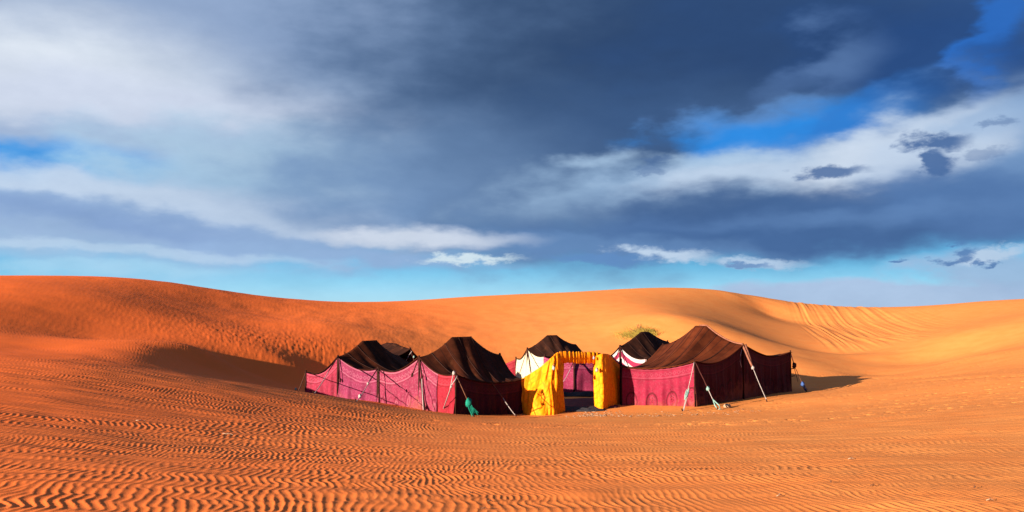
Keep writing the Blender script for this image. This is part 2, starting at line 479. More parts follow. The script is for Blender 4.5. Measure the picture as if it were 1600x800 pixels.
# grid: fine in the sector in view, coarse all round
azs = np.concatenate([np.linspace(-math.pi, -0.62, 90)[:-1], np.linspace(-0.62, -0.545, 16)[:-1],
                      np.linspace(-0.545, 0.545, 1330), np.linspace(0.545, 0.62, 16)[1:], np.linspace(0.62, math.pi, 90)[1:-1]])
def lsp(a, b, n):
    return np.exp(np.linspace(math.log(a), math.log(b), n))
rs_ = np.concatenate([lsp(0.4, 6.3, 14)[:-1], lsp(6.3, 13, 300)[:-1], lsp(13, 33, 350)[:-1], lsp(33, 125, 250)[:-1], lsp(125, 2500, 36)])
RA, AZ = np.meshgrid(rs_, azs, indexing='ij')
X = RA * np.sin(AZ); Y = RA * np.cos(AZ)
# macro height on a thinner grid, then linear refinement in both directions
step_r, step_a = 3, 4
ri = np.unique(np.r_[np.arange(0, len(rs_), step_r), len(rs_) - 1])
ai = np.unique(np.r_[np.arange(0, len(azs), step_a), len(azs) - 1])
Zm = H_macro(X[np.ix_(ri, ai)], Y[np.ix_(ri, ai)])
tmp = np.empty((len(rs_), len(ai)))
for c in range(len(ai)):
    tmp[:, c] = np.interp(np.arange(len(rs_)), ri, Zm[:, c])
Z = np.empty_like(X)
for r0 in range(len(rs_)):
    Z[r0] = np.interp(np.arange(len(azs)), ai, tmp[r0])
Z += np.where((RA > 5) & (RA < 125) & (np.abs(AZ) < 0.8), H_micro(X, Y), 0.0)

nr, na_ = X.shape
verts = np.empty((nr * na_ + 1, 3), np.float32)
verts[:-1, 0] = X.ravel(); verts[:-1, 1] = Y.ravel(); verts[:-1, 2] = Z.ravel()
verts[-1] = (0, 0, Z[0].mean())
ii, jj = np.meshgrid(np.arange(nr - 1), np.arange(na_), indexing='ij')
j2 = (jj + 1) % na_
quads = np.stack([ii * na_ + jj, (ii + 1) * na_ + jj, (ii + 1) * na_ + j2, ii * na_ + j2], -1).reshape(-1, 4)[:, ::-1]
cj = np.arange(na_)
tris = np.stack([np.full(na_, nr * na_), cj, (cj + 1) % na_], -1)[:, ::-1]
me = bpy.data.meshes.new("sand")
nq, nt = len(quads), len(tris)
me.vertices.add(len(verts)); me.vertices.foreach_set("co", verts.ravel())
me.loops.add(nq * 4 + nt * 3)
me.loops.foreach_set("vertex_index", np.concatenate([quads.ravel(), tris.ravel()]).astype(np.int32))
me.polygons.add(nq + nt)
me.polygons.foreach_set("loop_start", np.concatenate([np.arange(nq) * 4, nq * 4 + np.arange(nt) * 3]).astype(np.int32))
me.polygons.foreach_set("use_smooth", np.ones(nq + nt, bool))
me.update()
me.validate()
sand = bpy.data.objects.new("sand", me)
COL.objects.link(sand)
sand["kind"] = "structure"
sand["label"] = "rippled orange desert sand rising to dunes behind the camp"

# ------------------------------------------------------------------ materials
def new_mat(name):
    m = bpy.data.materials.new(name)
    m.use_nodes = True
    t = m.node_tree
    b = t.nodes['Principled BSDF']
    b.inputs['Roughness'].default_value = 0.9
    b.inputs['Specular IOR Level'].default_value = 0.15
    return m, t, b

def noise_node(t, scale, detail=4, rough=0.55, vec=None, coord='Object'):
    n = t.nodes.new('ShaderNodeTexNoise')
    n.inputs['Scale'].default_value = scale
    n.inputs['Detail'].default_value = detail
    n.inputs['Roughness'].default_value = rough
    if vec is None:
        c = t.nodes.new('ShaderNodeTexCoord')
        vec = c.outputs[coord]
    t.links.new(vec, n.inputs['Vector'])
    return n

def map_range(t, v, a, b, c=0.0, d=1.0, smooth=True):
    m = t.nodes.new('ShaderNodeMapRange')
    if smooth:
        m.interpolation_type = 'SMOOTHSTEP'
    t.links.new(v, m.inputs[0])
    for i, q in enumerate((a, b, c, d)):
        m.inputs[i + 1].default_value = q
    return m.outputs[0]

m_sand, t, b = new_mat("sand_grains")
b.inputs['Specular IOR Level'].default_value = 0.05
c = t.nodes.new('ShaderNodeTexCoord')
n1 = noise_node(t, 0.05, 4, 0.5, c.outputs['Object'])
n2 = noise_node(t, 1.1, 5, 0.6, c.outputs['Object'])
n3 = noise_node(t, 60.0, 3, 0.7, c.outputs['Object'])
gx = t.nodes.new('ShaderNodeSeparateXYZ'); t.links.new(c.outputs['Object'], gx.inputs[0])
# coarser red grains lie to the left, paler yellow sand blown in on the right
lr = mth(t, 'ADD', mth(t, 'ADD', gx.outputs[0], mth(t, 'MULTIPLY', gx.outputs[1], 0.06)), mth(t, 'MULTIPLY', mth(t, 'SUBTRACT', n1.outputs['Fac'], 0.5), 22.0))
base = mixc(t, map_range(t, lr, -13.0, 9.0), (0.72, 0.122, 0.022), (0.63, 0.218, 0.058))
base = mixc(t, map_range(t, n2.outputs['Fac'], 0.3, 0.75, 0, 0.30), base, (0.60, 0.120, 0.019))
base = mixc(t, map_range(t, n3.outputs['Fac'], 0.45, 0.85, 0, 0.30), base, (0.50, 0.10, 0.018))
t.links.new(base, b.inputs['Base Color'])
bp = t.nodes.new('ShaderNodeBump')
bp.inputs['Strength'].default_value = 0.25
bp.inputs['Distance'].default_value = 0.01
t.links.new(n3.outputs['Fac'], bp.inputs['Height'])
t.links.new(bp.outputs[0], b.inputs['Normal'])
me.materials.append(m_sand)

def cloth_mat(name, c1, c2, scale=6.0, translucent=0.0, tc_=None, weave=True, bump=0.3, rough=0.85):
    m, t, b = new_mat(name)
    b.inputs['Roughness'].default_value = rough
    b.inputs['Specular IOR Level'].default_value = 0.03
    n1 = noise_node(t, scale, 5, 0.6)
    c1, c2 = tuple(x * 0.75 for x in c1), tuple(x * 0.75 for x in c2)
    cc = mixc(t, map_range(t, n1.outputs['Fac'], 0.35, 0.68), c1, c2)
    t.links.new(cc, b.inputs['Base Color'])
    n2 = noise_node(t, 35, 3, 0.6)
    bp = t.nodes.new('ShaderNodeBump')
    bp.inputs['Strength'].default_value = bump
    bp.inputs['Distance'].default_value = 0.02
    t.links.new(n2.outputs['Fac'], bp.inputs['Height'])
    t.links.new(bp.outputs[0], b.inputs['Normal'])
    if translucent:
        out = t.nodes['Material Output']
        tr = t.nodes.new('ShaderNodeBsdfTranslucent')
        if tc_:
            tr.inputs[0].default_value = (*tc_, 1)
        else:
            t.links.new(cc, tr.inputs[0])
        mx = t.nodes.new('ShaderNodeMixShader')
        mx.inputs[0].default_value = translucent
        t.links.new(b.outputs[0], mx.inputs[1]); t.links.new(tr.outputs[0], mx.inputs[2])
        t.links.new(mx.outputs[0], out.inputs['Surface'])
    return m, t, b, cc

def strips(m, width=0.33):
    t = m.node_tree; b = t.nodes['Principled BSDF']
    src = b.inputs['Base Color'].links[0].from_socket
    uvn = t.nodes.new('ShaderNodeUVMap'); s_ = t.nodes.new('ShaderNodeSeparateXYZ')
    t.links.new(uvn.outputs[0], s_.inputs[0])
    n0 = noise_node(t, 1.2, 3, .6, uvn.outputs[0])
    u = mth(t, 'ADD', s_.outputs[0], mth(t, 'MULTIPLY', n0.outputs['Fac'], 0.12))
    wn = t.nodes.new('ShaderNodeTexWhiteNoise'); wn.noise_dimensions = '1D'
    t.links.new(mth(t, 'FLOOR', mth(t, 'MULTIPLY', u, 1 / width)), wn.inputs['W'])
    c2 = mixc(t, wn.outputs['Value'], (0.78, 0.78, 0.79), (1.20, 1.16, 1.12))
    out = mixc(t, 1.0, src, c2, 'MULTIPLY')
    fr = mth(t, 'ABSOLUTE', mth(t, 'SUBTRACT', mth(t, 'FRACT', mth(t, 'MULTIPLY', u, 1 / width)), 0.5))
    out = mixc(t, map_range(t, fr, 0.42, 0.5, 0, .75), out, (0.012, 0.006, 0.005))
    n1_ = noise_node(t, 2.2, 5, .7, uvn.outputs[0])
    out = mixc(t, map_range(t, n1_.outputs['Fac'], 0.52, 0.75, 0, .2), out, (0.20, 0.07, 0.03))
    t.links.new(out, b.inputs['Base Color'])

def wall_mat(name, ground_c, line_c, dark_c, arches=True, seed=0.0, band=0.30):
    """printed cloth: UV in metres, u along the wall, v down from the top hem"""
    m, t, b = new_mat(name)
    b.inputs['Roughness'].default_value = 0.8
    uvn = t.nodes.new('ShaderNodeUVMap')
    s = t.nodes.new('ShaderNodeSeparateXYZ')
    t.links.new(uvn.outputs[0], s.inputs[0])
    U, V = s.outputs[0], s.outputs[1]
    ground_c, line_c, dark_c = [tuple(x * 0.78 for x in q) for q in (ground_c, line_c, dark_c)]
    col = ground_c
    n1 = noise_node(t, 3.0, 4, 0.6, uvn.outputs[0])
    col = mixc(t, map_range(t, n1.outputs['Fac'], 0.3, 0.7, 0, 0.8), col, tuple(x * 0.62 for x in ground_c))
    n2 = noise_node(t, 14.0, 4, 0.7, uvn.outputs[0])
    col = mixc(t, map_range(t, n2.outputs['Fac'], 0.50, 0.62, 0, 0.42), col, line_c)
    # bands that follow the top hem
    for v0, w, c_, st in ((0.05, 0.022, line_c, .7), (band, 0.018, line_c, .75), (band + 0.06, 0.014, dark_c, .6), (0.10, 0.012, dark_c, .5)):
        d = mth(t, 'ABSOLUTE', mth(t, 'SUBTRACT', V, v0))
        k = map_range(t, d, w * 0.6, w * 1.5, st, 0)
        col = mixc(t, k, col, c_)
    # row of lozenges inside the border
    fu = mth(t, 'ABSOLUTE', mth(t, 'SUBTRACT', mth(t, 'FRACT', mth(t, 'MULTIPLY', U, 1 / 0.17)), 0.5))
    fv = mth(t, 'ABSOLUTE', mth(t, 'MULTIPLY', mth(t, 'SUBTRACT', V, (0.10 + band) / 2 + 0.01), 1 / 0.17))
    loz = mth(t, 'ABSOLUTE', mth(t, 'SUBTRACT', mth(t, 'ADD', fu, fv), 0.38))
    col = mixc(t, map_range(t, loz, 0.05, 0.13, 0.65, 0), col, line_c)
    if arches:
        per = 0.74
        au = mth(t, 'MULTIPLY', mth(t, 'SUBTRACT', mth(t, 'FRACT', mth(t, 'MULTIPLY', U, 1 / per)), 0.5), per)
        av = mth(t, 'SUBTRACT', V, 1.25)
        rr = mth(t, 'SQRT', mth(t, 'ADD', mth(t, 'MULTIPLY', au, au), mth(t, 'MULTIPLY', mth(t, 'MULTIPLY', av, av), 0.35)))
        ring = mth(t, 'ABSOLUTE', mth(t, 'SUBTRACT', rr, 0.20))
        col = mixc(t, map_range(t, ring, 0.012, 0.032, 0.8, 0), col, dark_c)
        ring2 = mth(t, 'ABSOLUTE', mth(t, 'SUBTRACT', rr, 0.12))
        col = mixc(t, map_range(t, ring2, 0.012, 0.030, 0.5, 0), col, line_c)
        # stem of dots above each arch
        vo = t.nodes.new('ShaderNodeTexVoronoi')
        vo.inputs['Scale'].default_value = 16
        t.links.new(uvn.outputs[0], vo.inputs['Vector'])
        dm = mth(t, 'MULTIPLY', map_range(t, mth(t, 'ABSOLUTE', au), 0.05, 0.15, 1, 0), map_range(t, V, 0.55, 0.95))
        k = mth(t, 'MULTIPLY', map_range(t, vo.outputs['Distance'], 0.25, 0.42, 0.8, 0), dm)
        col = mixc(t, k, col, dark_c)
    else:
        vo = t.nodes.new('ShaderNodeTexVoronoi')
        vo.inputs['Scale'].default_value = 9
        t.links.new(uvn.outputs[0], vo.inputs['Vector'])
        k = map_range(t, vo.outputs['Distance'], 0.12, 0.30, 0.55, 0)
        col = mixc(t, mth(t, 'MULTIPLY', k, map_range(t, V, 0.45, 0.6)), col, dark_c)
    nd_ = noise_node(t, 5, 5, 0.65, uvn.outputs[0])
    dz = mth(t, 'MULTIPLY_ADD', nd_.outputs['Fac'], 0.7, mth(t, 'MULTIPLY', V, 0.55))
    col = mixc(t, map_range(t, dz, 0.95, 1.35, 0, 0.45), col, (0.26, 0.075, 0.035))
    t.links.new(col, b.inputs['Base Color'])
    n3 = noise_node(t, 25, 3, 0.6, uvn.outputs[0])
    bp = t.nodes.new('ShaderNodeBump')
    bp.inputs['Strength'].default_value = 0.25; bp.inputs['Distance'].default_value = 0.02
    t.links.new(n3.outputs['Fac'], bp.inputs['Height'])
    t.links.new(bp.outputs[0], b.inputs['Normal'])
    out = t.nodes['Material Output']
    tr = t.nodes.new('ShaderNodeBsdfTranslucent')
    t.links.new(col, tr.inputs[0])
    mx = t.nodes.new('ShaderNodeMixShader'); mx.inputs[0].default_value = 0.06
    t.links.new(b.outputs[0], mx.inputs[1]); t.links.new(tr.outputs[0], mx.inputs[2])
    t.links.new(mx.outputs[0], out.inputs['Surface'])
    return m

m_pinkA = wall_mat("rose_cloth", (0.248, 0.014, 0.04), (0.312, 0.056, 0.096), (0.1, 0.006, 0.016), arches=False)
m_pinkF = wall_mat("faded_magenta_cloth", (0.208, 0.018, 0.064), (0.288, 0.08, 0.132), (0.12, 0.008, 0.028), arches=False, band=0.42)
m_pinkP = wall_mat("printed_pink_cloth", (0.224, 0.02, 0.056), (0.312, 0.096, 0.136), (0.104, 0.006, 0.02), arches=True, band=0.40)
m_red = wall_mat("crimson_cloth", (0.264, 0.0088, 0.022), (0.296, 0.032, 0.048), (0.12, 0.004, 0.008), arches=False)
m_crim = wall_mat("printed_crimson_cloth", (0.2625, 0.0105, 0.0394), (0.2604, 0.042, 0.0714), (0.0714, 0.0034, 0.0084), arches=True, band=0.36)
m_crim_shade = wall_mat("shade_darkened_crimson_cloth", (0.055, 0.003, 0.007), (0.10, 0.008, 0.016), (0.015, 0.002, 0.003), arches=True, band=0.36)  # crimson print with shade put into its colour, for the tents' shaded sides
m_mag = wall_mat("magenta_print_cloth", (0.3, 0.025, 0.08), (0.36, 0.085, 0.15), (0.165, 0.01, 0.04), arches=False, band=0.25)
m_roof, t, b, cc = cloth_mat("woven_goat_hair_brown", (0.062, 0.015, 0.007), (0.036, 0.009, 0.004), 2.5)
m_roofd, *_ = cloth_mat("woven_goat_hair_dark", (0.040, 0.013, 0.008), (0.026, 0.010, 0.007), 2.5)
m_roofl, *_ = cloth_mat("woven_goat_hair_russet", (0.115, 0.025, 0.009), (0.072, 0.015, 0.006), 2.0)
for m_ in (m_roof, m_roofd, m_roofl): strips(m_)
m_seam, *_ = cloth_mat("roof_seam_dark", (0.030, 0.013, 0.011), (0.040, 0.016, 0.012), 9)
m_strap, *_ = cloth_mat("pink_brown_webbing", (0.26, 0.10, 0.065), (0.18, 0.065, 0.04), 9)
m_dstrap, *_ = cloth_mat("dark_strap", (0.07, 0.020, 0.018), (0.045, 0.014, 0.012), 9)
m_rope, *_ = cloth_mat("white_rope", (0.42, 0.35, 0.33), (0.34, 0.27, 0.26), 9)
m_brope, *_ = cloth_mat("brown_rope", (0.18, 0.07, 0.04), (0.12, 0.05, 0.03), 9)
m_teal, *_ = cloth_mat("teal_rope", (0.015, 0.22, 0.15), (0.01, 0.14, 0.10), 14)
m_pteal, *_ = cloth_mat("pale_teal_rope", (0.25, 0.38, 0.34), (0.18, 0.30, 0.27), 14)
m_blue, *_ = cloth_mat("blue_rope", (0.06, 0.12, 0.34), (0.05, 0.09, 0.25), 14)
m_wood, *_ = cloth_mat("dark_pole_wood", (0.040, 0.014, 0.010), (0.025, 0.010, 0.008), 9)
m_mat, *_ = cloth_mat("black_rug", (0.030, 0.028, 0.036), (0.05, 0.045, 0.05), 5, bump=0.8)
m_mauve_shade, *_ = cloth_mat("mauve_shade_sheet", (0.16, 0.055, 0.055), (0.10, 0.035, 0.04), 4)
m_pale, *_ = cloth_mat("pale_stone", (0.38, 0.24, 0.16), (0.28, 0.16, 0.10), 9)
m_twig, *_ = cloth_mat("dry_twig", (0.16, 0.07, 0.04), (0.10, 0.045, 0.03), 20)
m_straw, *_ = cloth_mat("bleached_straw", (0.42, 0.27, 0.18), (0.34, 0.20, 0.13), 20)

# cream quilt with fine horizontal stitching
m_cream, t, b = new_mat("cream_quilt")
uvn = t.nodes.new('ShaderNodeUVMap')
s = t.nodes.new('ShaderNodeSeparateXYZ'); t.links.new(uvn.outputs[0], s.inputs[0])
f = mth(t, 'ABSOLUTE', mth(t, 'SUBTRACT', mth(t, 'FRACT', mth(t, 'MULTIPLY', s.outputs[1], 1 / 0.14)), 0.5))
cc = mixc(t, map_range(t, f, 0.40, 0.5, 0, .8), (0.36, 0.32, 0.24), (0.25, 0.19, 0.13))
t.links.new(cc, b.inputs['Base Color'])
# pink and white stripes
m_stripe, t, b = new_mat("pink_white_stripe_cloth")
uvn = t.nodes.new('ShaderNodeUVMap')
s = t.nodes.new('ShaderNodeSeparateXYZ'); t.links.new(uvn.outputs[0], s.inputs[0])
f = mth(t, 'FRACT', mth(t, 'ADD', mth(t, 'MULTIPLY', s.outputs[1], 1 / 0.42), 0.0))
cc = mixc(t, map_range(t, f, 0.40, 0.44), (0.34, 0.29, 0.29), (0.17, 0.012, 0.04))
t.links.new(cc, b.inputs['Base Color'])

# quilted yellow drape
m_yel, t, b = new_mat("quilted_yellow_satin")
b.inputs['Roughness'].default_value = 0.65
b.inputs['Specular IOR Level'].default_value = 0.10
uvn = t.nodes.new('ShaderNodeUVMap')
n0 = noise_node(t, 2.5, 3, 0.5, uvn.outputs[0])
wv = vmth(t, 'ADD', uvn.outputs[0], vmth(t, 'MULTIPLY', vmth(t, 'SUBTRACT', n0.outputs['Color'], (.5, .5, .5)), (0.12, 0.12, 0)))
vo = t.nodes.new('ShaderNodeTexVoronoi'); vo.feature = 'DISTANCE_TO_EDGE'
vo.inputs['Scale'].default_value = 4.6
vo.inputs['Randomness'].default_value = 0.55
t.links.new(wv, vo.inputs['Vector'])
k = map_range(t, vo.outputs['Distance'], 0.0, 0.15, 1, 0)
n1 = noise_node(t, 4.0, 4, 0.6, uvn.outputs[0])
cc = mixc(t, map_range(t, n1.outputs['Fac'], 0.35, 0.7), (0.86, 0.290, 0.004), (0.86, 0.225, 0.003))
cc = mixc(t, mth(t, 'MULTIPLY', k, 0.85), cc, (0.72, 0.17, 0.003))
t.links.new(cc, b.inputs['Base Color'])
bp = t.nodes.new('ShaderNodeBump'); bp.inputs['Strength'].default_value = 0.3; bp.inputs['Distance'].default_value = 0.03
t.links.new(map_range(t, vo.outputs['Distance'], 0.0, 0.28), bp.inputs['Height'])
t.links.new(bp.outputs[0], b.inputs['Normal'])
tr = t.nodes.new('ShaderNodeBsdfTranslucent'); tr.inputs[0].default_value = (0.85, 0.14, 0.003, 1)
mx = t.nodes.new('ShaderNodeMixShader'); mx.inputs[0].default_value = 0.22
t.links.new(b.outputs[0], mx.inputs[1]); t.links.new(tr.outputs[0], mx.inputs[2])
t.links.new(mx.outputs[0], t.nodes['Material Output'].inputs['Surface'])

# ------------------------------------------------------------------ building helpers
def link_mesh(name, verts, faces, mat, parent=None, uvs=None, smooth=True, thick=0.0):
    me = bpy.data.meshes.new(name)
    me.from_pydata([tuple(v) for v in verts], [], faces)
    if uvs is not None:
        uvl = me.uv_layers.new(name="UVMap")
        li = np.empty(len(me.loops), np.int32); me.loops.foreach_get("vertex_index", li)
        uvl.data.foreach_set("uv", np.asarray(uvs, np.float32)[li].ravel())
    if smooth:
        me.polygons.foreach_set("use_smooth", [True] * len(me.polygons))
    me.materials.append(mat)
    me.update()
    o = bpy.data.objects.new(name, me)
    COL.objects.link(o)
    if parent is not None:
        o.parent = parent
        o.matrix_parent_inverse = Matrix.Translation(-Vector(parent.location))
    if thick:
        md = o.modifiers.new("thickness", 'SOLIDIFY')
        md.thickness = thick; md.offset = 0
    return o

def thing(name, label, cat, loc, group=None):
    o = bpy.data.objects.new(name, None)
    o.empty_display_size = 0.3
    o.location = loc
    COL.objects.link(o)
    o["label"] = label; o["category"] = cat
    if group: o["group"] = group
    return o

def grid_mesh(name, P, mat, parent, UV=None, thick=0.0, reverse=False):
    nr, nc = P.shape[:2]
    f = [[i * nc + j, i * nc + j + 1, (i + 1) * nc + j + 1, (i + 1) * nc + j] for i in range(nr - 1) for j in range(nc - 1)]
    if reverse:
        f = [q[::-1] for q in f]
    return link_mesh(name, P.reshape(-1, 3), f, mat, parent, None if UV is None else UV.reshape(-1, 2), True, thick)

def tube(name, path, rad, mat, parent, sides=7, rads=None):
    path = [Vector(p) for p in path]
    vs, fs = [], []
    up0 = Vector((0, 0, 1))
    for i, p in enumerate(path):
        tdir = (path[min(i + 1, len(path) - 1)] - path[max(i - 1, 0)]).normalized()
        ref = up0 if abs(tdir.z) < 0.9 else Vector((1, 0, 0))
        a = tdir.cross(ref).normalized(); b_ = tdir.cross(a).normalized()
        r = rads[i] if rads else rad
        for k in range(sides):
            th = 2 * math.pi * k / sides
            vs.append(p + (a * math.cos(th) + b_ * math.sin(th)) * r)
    n = len(path)
    for i in range(n - 1):
        for k in range(sides):
            k2 = (k + 1) % sides
            fs.append([i * sides + k, i * sides + k2, (i + 1) * sides + k2, (i + 1) * sides + k])
    fs.append(list(range(sides))[::-1]); fs.append([(n - 1) * sides + k for k in range(sides)])
    return link_mesh(name, vs, fs, mat, parent)

def sagline(a, b, sag, n=9, wob=0.0):
    a, b = Vector(a), Vector(b)
    out = []
    for i in range(n):
        f = i / (n - 1)
        p = a.lerp(b, f)
        p.z -= sag * 4 * f * (1 - f)
        if wob and 0 < i < n - 1:
            p += Vector((random.uniform(-wob, wob),) * 3)
        out.append(p)
    return out

def knot(parent, p, r, mat, name="knot"):
    vs, fs = [], []
    nu, nv = 8, 6
    for i in range(nv + 1):
        th = math.pi * i / nv
        for j in range(nu):
            ph = 2 * math.pi * j / nu
            rr = r * (1 + 0.28 * math.sin(3 * ph + 2 * th) + random.uniform(-.1, .1))
            vs.append(Vector(p) + Vector((rr * math.sin(th) * math.cos(ph), rr * math.sin(th) * math.sin(ph), rr * 1.25 * math.cos(th))))
    for i in range(nv):
        for j in range(nu):
            j2 = (j + 1) % nu
            fs.append([i * nu + j, i * nu + j2, (i + 1) * nu + j2, (i + 1) * nu + j])
    return link_mesh(name, vs, fs, mat, parent)

def tassel(parent, top, bottom, mat, n=16, spread=0.16, name="rope_bundle", r=0.011):
    """bunch of loose rope ends joined to one part"""
    allv, allf = [], []
    for k in range(n):
        a = Vector(top) + Vector([random.uniform(-.05, .05) for _ in range(3)])
        e = Vector(bottom) + Vector((random.uniform(-spread, spread), random.uniform(-spread, spread), random.uniform(-.02, .12)))
        mid = a.lerp(e, 0.5) + Vector([random.uniform(-.09, .09) for _ in range(3)])
        path = [a.lerp(mid, f) if f < .5 else mid.lerp(e, (f - .5) * 2) for f in ()]
        path = []
        for q in range(7):
            f = q / 6
            path.append(a * (1 - f) ** 2 + mid * 2 * f * (1 - f) + e * f * f)
        base = len(allv)
        for i, p in enumerate(path):
            for s_ in range(4):
                th = math.pi / 2 * s_
                allv.append(p + Vector((math.cos(th) * r, math.sin(th) * r, 0)))
        for i in range(6):
            for s_ in range(4):
                s2 = (s_ + 1) % 4
                allf.append([base + i * 4 + s_, base + i * 4 + s2, base + (i + 1) * 4 + s2, base + (i + 1) * 4 + s_])
    o = link_mesh(name, allv, allf, mat, parent)
    o["kind"] = "stuff"
    return o

class Tent:
    def __init__(s, name, label, g0, m0, g1, g0b, m1, g1b, peak, roof, sag=0.16, wflat=0.10, seed=0, over=1.02, pw=1.65, gs=1.5, group=None, fold=0.035, peak_s=0.5, esag=0.10):
        s.g0, s.m0, s.g1, s.g0b, s.m1, s.g1b = [Vector(v) for v in (g0, m0, g1, g0b, m1, g1b)]
        s.peak, s.sag, s.wflat, s.over, s.pw, s.gs, s.ps = peak, sag, wflat, over, pw, gs, peak_s
        s.fold = fold; s.esag = esag
        c = (s.g0 + s.g1 + s.g0b + s.g1b) / 4
        s.root = thing(name, label, "tent", (c.x, c.y, ground(c.x, c.y)), group)
        s.rs = random.Random(seed)
        s.ph = [s.rs.uniform(0, 6.28) for _ in range(8)]
        s.build_roof(roof)
    def ridge(s, f):
        p = s.m0.lerp(s.m1, f)
        a = abs(f - s.ps)
        half = s.ps if f < s.ps else 1 - s.ps
        k = 1.0 if a < s.wflat else max(0.0, 1 - (a - s.wflat) / (half - s.wflat)) ** s.pw
        k = min(1.0, k)
        # soften the shoulder of the ridge bar
        p.z += (s.peak - p.z) * k
        return p
    def eave(s, f, side):
        a, b = (s.g0, s.g0b) if side < 0 else (s.g1, s.g1b)
        p = a.lerp(b, f)
        c = s.m0.lerp(s.m1, f)
        w = 4 * f * (1 - f)
        inw = (c - p); inw.z = 0
        p = p + inw.normalized() * 0.12 * w
        p.z -= s.sag * w
        return p
    def pt(s, f, t):
        """roof point: f along the ridge 0..1, t across -1..1"""
        side = -1 if t < 0 else 1
        u = abs(t)
        R, E = s.ridge(f), s.eave(f, side)
        xy = R.lerp(E, u)
        uu = min(u, 1.0)
        endness = abs(2 * f - 1) ** 2
        g = (1 - uu) ** (s.gs * (1 + 0.35 * endness))
        z = E.z + (R.z - E.z) * g - s.esag * endness * math.sin(math.pi * uu ** 1.15)
        fold = s.fold * math.sin(math.pi * uu) ** 0.8 * math.sin(2 * math.pi * (5.2 * (f + 0.16 * u * side)) + s.ph[0]) * (1 - endness)
        fold += s.fold * 0.5 * uu * math.sin(2 * math.pi * (11 * f) + s.ph[1]) * (1 - endness) * (1 - uu * 0.6)
        z += fold
        if u > 1: z -= 0.12 * (u - 1) / 0.02 * 0.2
        return Vector((xy.x, xy.y, z))
    def build_roof(s, mat):
        nf, ntt = 73, 49
        P = np.zeros((nf, ntt, 3)); UV = np.zeros((nf, ntt, 2))
        lo = -s.over
        for i in range(nf):
            f = -0.012 + 1.024 * i / (nf - 1)
            for j in range(ntt):
                t_ = lo + 2 * s.over * j / (ntt - 1)
                q = s.pt(min(1, max(0, f)), t_)
                if f < 0 or f > 1:
                    d = (s.m1 - s.m0); d.z = 0
                    q = q + d * (f if f < 0 else f - 1)
                P[i, j] = q; UV[i, j] = (f * 4, t_ * 2)
        s.roof = grid_mesh("roof", P, mat, s.root, UV, thick=0.022)
        # cloth strips sewn together: raised seams over the roof
        for k, f in enumerate((0.14, 0.30, 0.46, 0.62, 0.80)):
            for side in (-1, 1):
                path = []
                for j in range(15):
                    u = j / 14
                    path.append(s.pt(f - 0.05 * u * 0, side * u * 0.995) + Vector((0, 0, 0.010)))
                tube("seam", path, 0.016, m_seam, s.root, 5)
    def edge(s, which, a=0.0, b=1.0, n=24):
        """polyline of the roof edge: 'front'/'back' run g0->g1, 'left'/'right' run front->back"""
        out = []
        for i in range(n + 1):
            q = a + (b - a) * i / n
            if which == 'front': p = s.pt(0, -1 + 2 * q)
            elif which == 'back': p = s.pt(1, -1 + 2 * q)
            elif which == 'left': p = s.eave(q, -1)
            else: p = s.eave(q, 1)
            out.append(p)
        return out
    def wall(s, line, mat, name="wall_cloth", flare=0.06, u0=0.0, label=None, depth=None, fold=0.034, sunk=0.10, inset=0.03):
        return hang(s.root, line, mat, name, flare, u0, label, depth, fold, sunk, inset, self_c=(s.g0 + s.g1 + s.g0b + s.g1b) / 4)

def hang(root, line, mat, name="wall_cloth", flare=0.06, u0=0.0, label=None, depth=None, fold=0.034, sunk=0.10, inset=0.03, self_c=None, thick=0.012):
    line = [Vector(p) for p in line]
    # refine
    ref = []
    for i in range(len(line) - 1):
        for k in range(3):
            ref.append(line[i].lerp(line[i + 1], k / 3))
    ref.append(line[-1]); line = ref
    n = len(line); rows = 22
    P = np.zeros((rows, n, 3)); UV = np.zeros((rows, n, 2))
    u = u0
    ph = random.uniform(0, 6)
    for j, p in enumerate(line):
        tdir = (line[min(j + 1, n - 1)] - line[max(j - 1, 0)]); tdir.z = 0; tdir.normalize()
        nrm = Vector((tdir.y, -tdir.x, 0))
        if self_c is not None and nrm.dot(Vector((p.x - self_c.x, p.y - self_c.y, 0))) < 0:
            nrm = -nrm
        if j: u += (line[j] - line[j - 1]).length
        top = p - nrm * inset - Vector((0, 0, 0.015))
        gx, gy = top.x + nrm.x * flare, top.y + nrm.y * flare
        bz = ground(gx, gy) - sunk
        if depth: bz = max(bz, top.z - depth)
        for i in range(rows):
            f = i / (rows - 1)
            fo = fold * (math.sin(u * 9 + ph) + 0.6 * math.sin(u * 21 + 2 * ph)) * (0.35 + 0.65 * f) + fold * 0.7 * math.sin(f * 5 + u * 3 + ph)
            q = Vector((top.x, top.y, top.z * (1 - f) + bz * f)) + nrm * (flare * f + fo * (0.2 + .8 * min(1, f * 3)))
            P[i, j] = q; UV[i, j] = (u, (top.z - q.z))
    o = grid_mesh(name, P, mat, root, UV, thick=thick)
    if label: o["label"] = label
    return o

def pole(root, top, name="pole", r=0.035, above=0.06, lean=None, mat=None):
    top = Vector(top)
    gx, gy = top.x + (lean[0] if lean else 0), top.y + (lean[1] if lean else 0)
    base = Vector((gx, gy, ground(gx, gy) - 0.15))
    d = (top - base).normalized()
    return tube(name, [base, base.lerp(top, .5), top + d * above], r, mat or m_wood, root, 8)

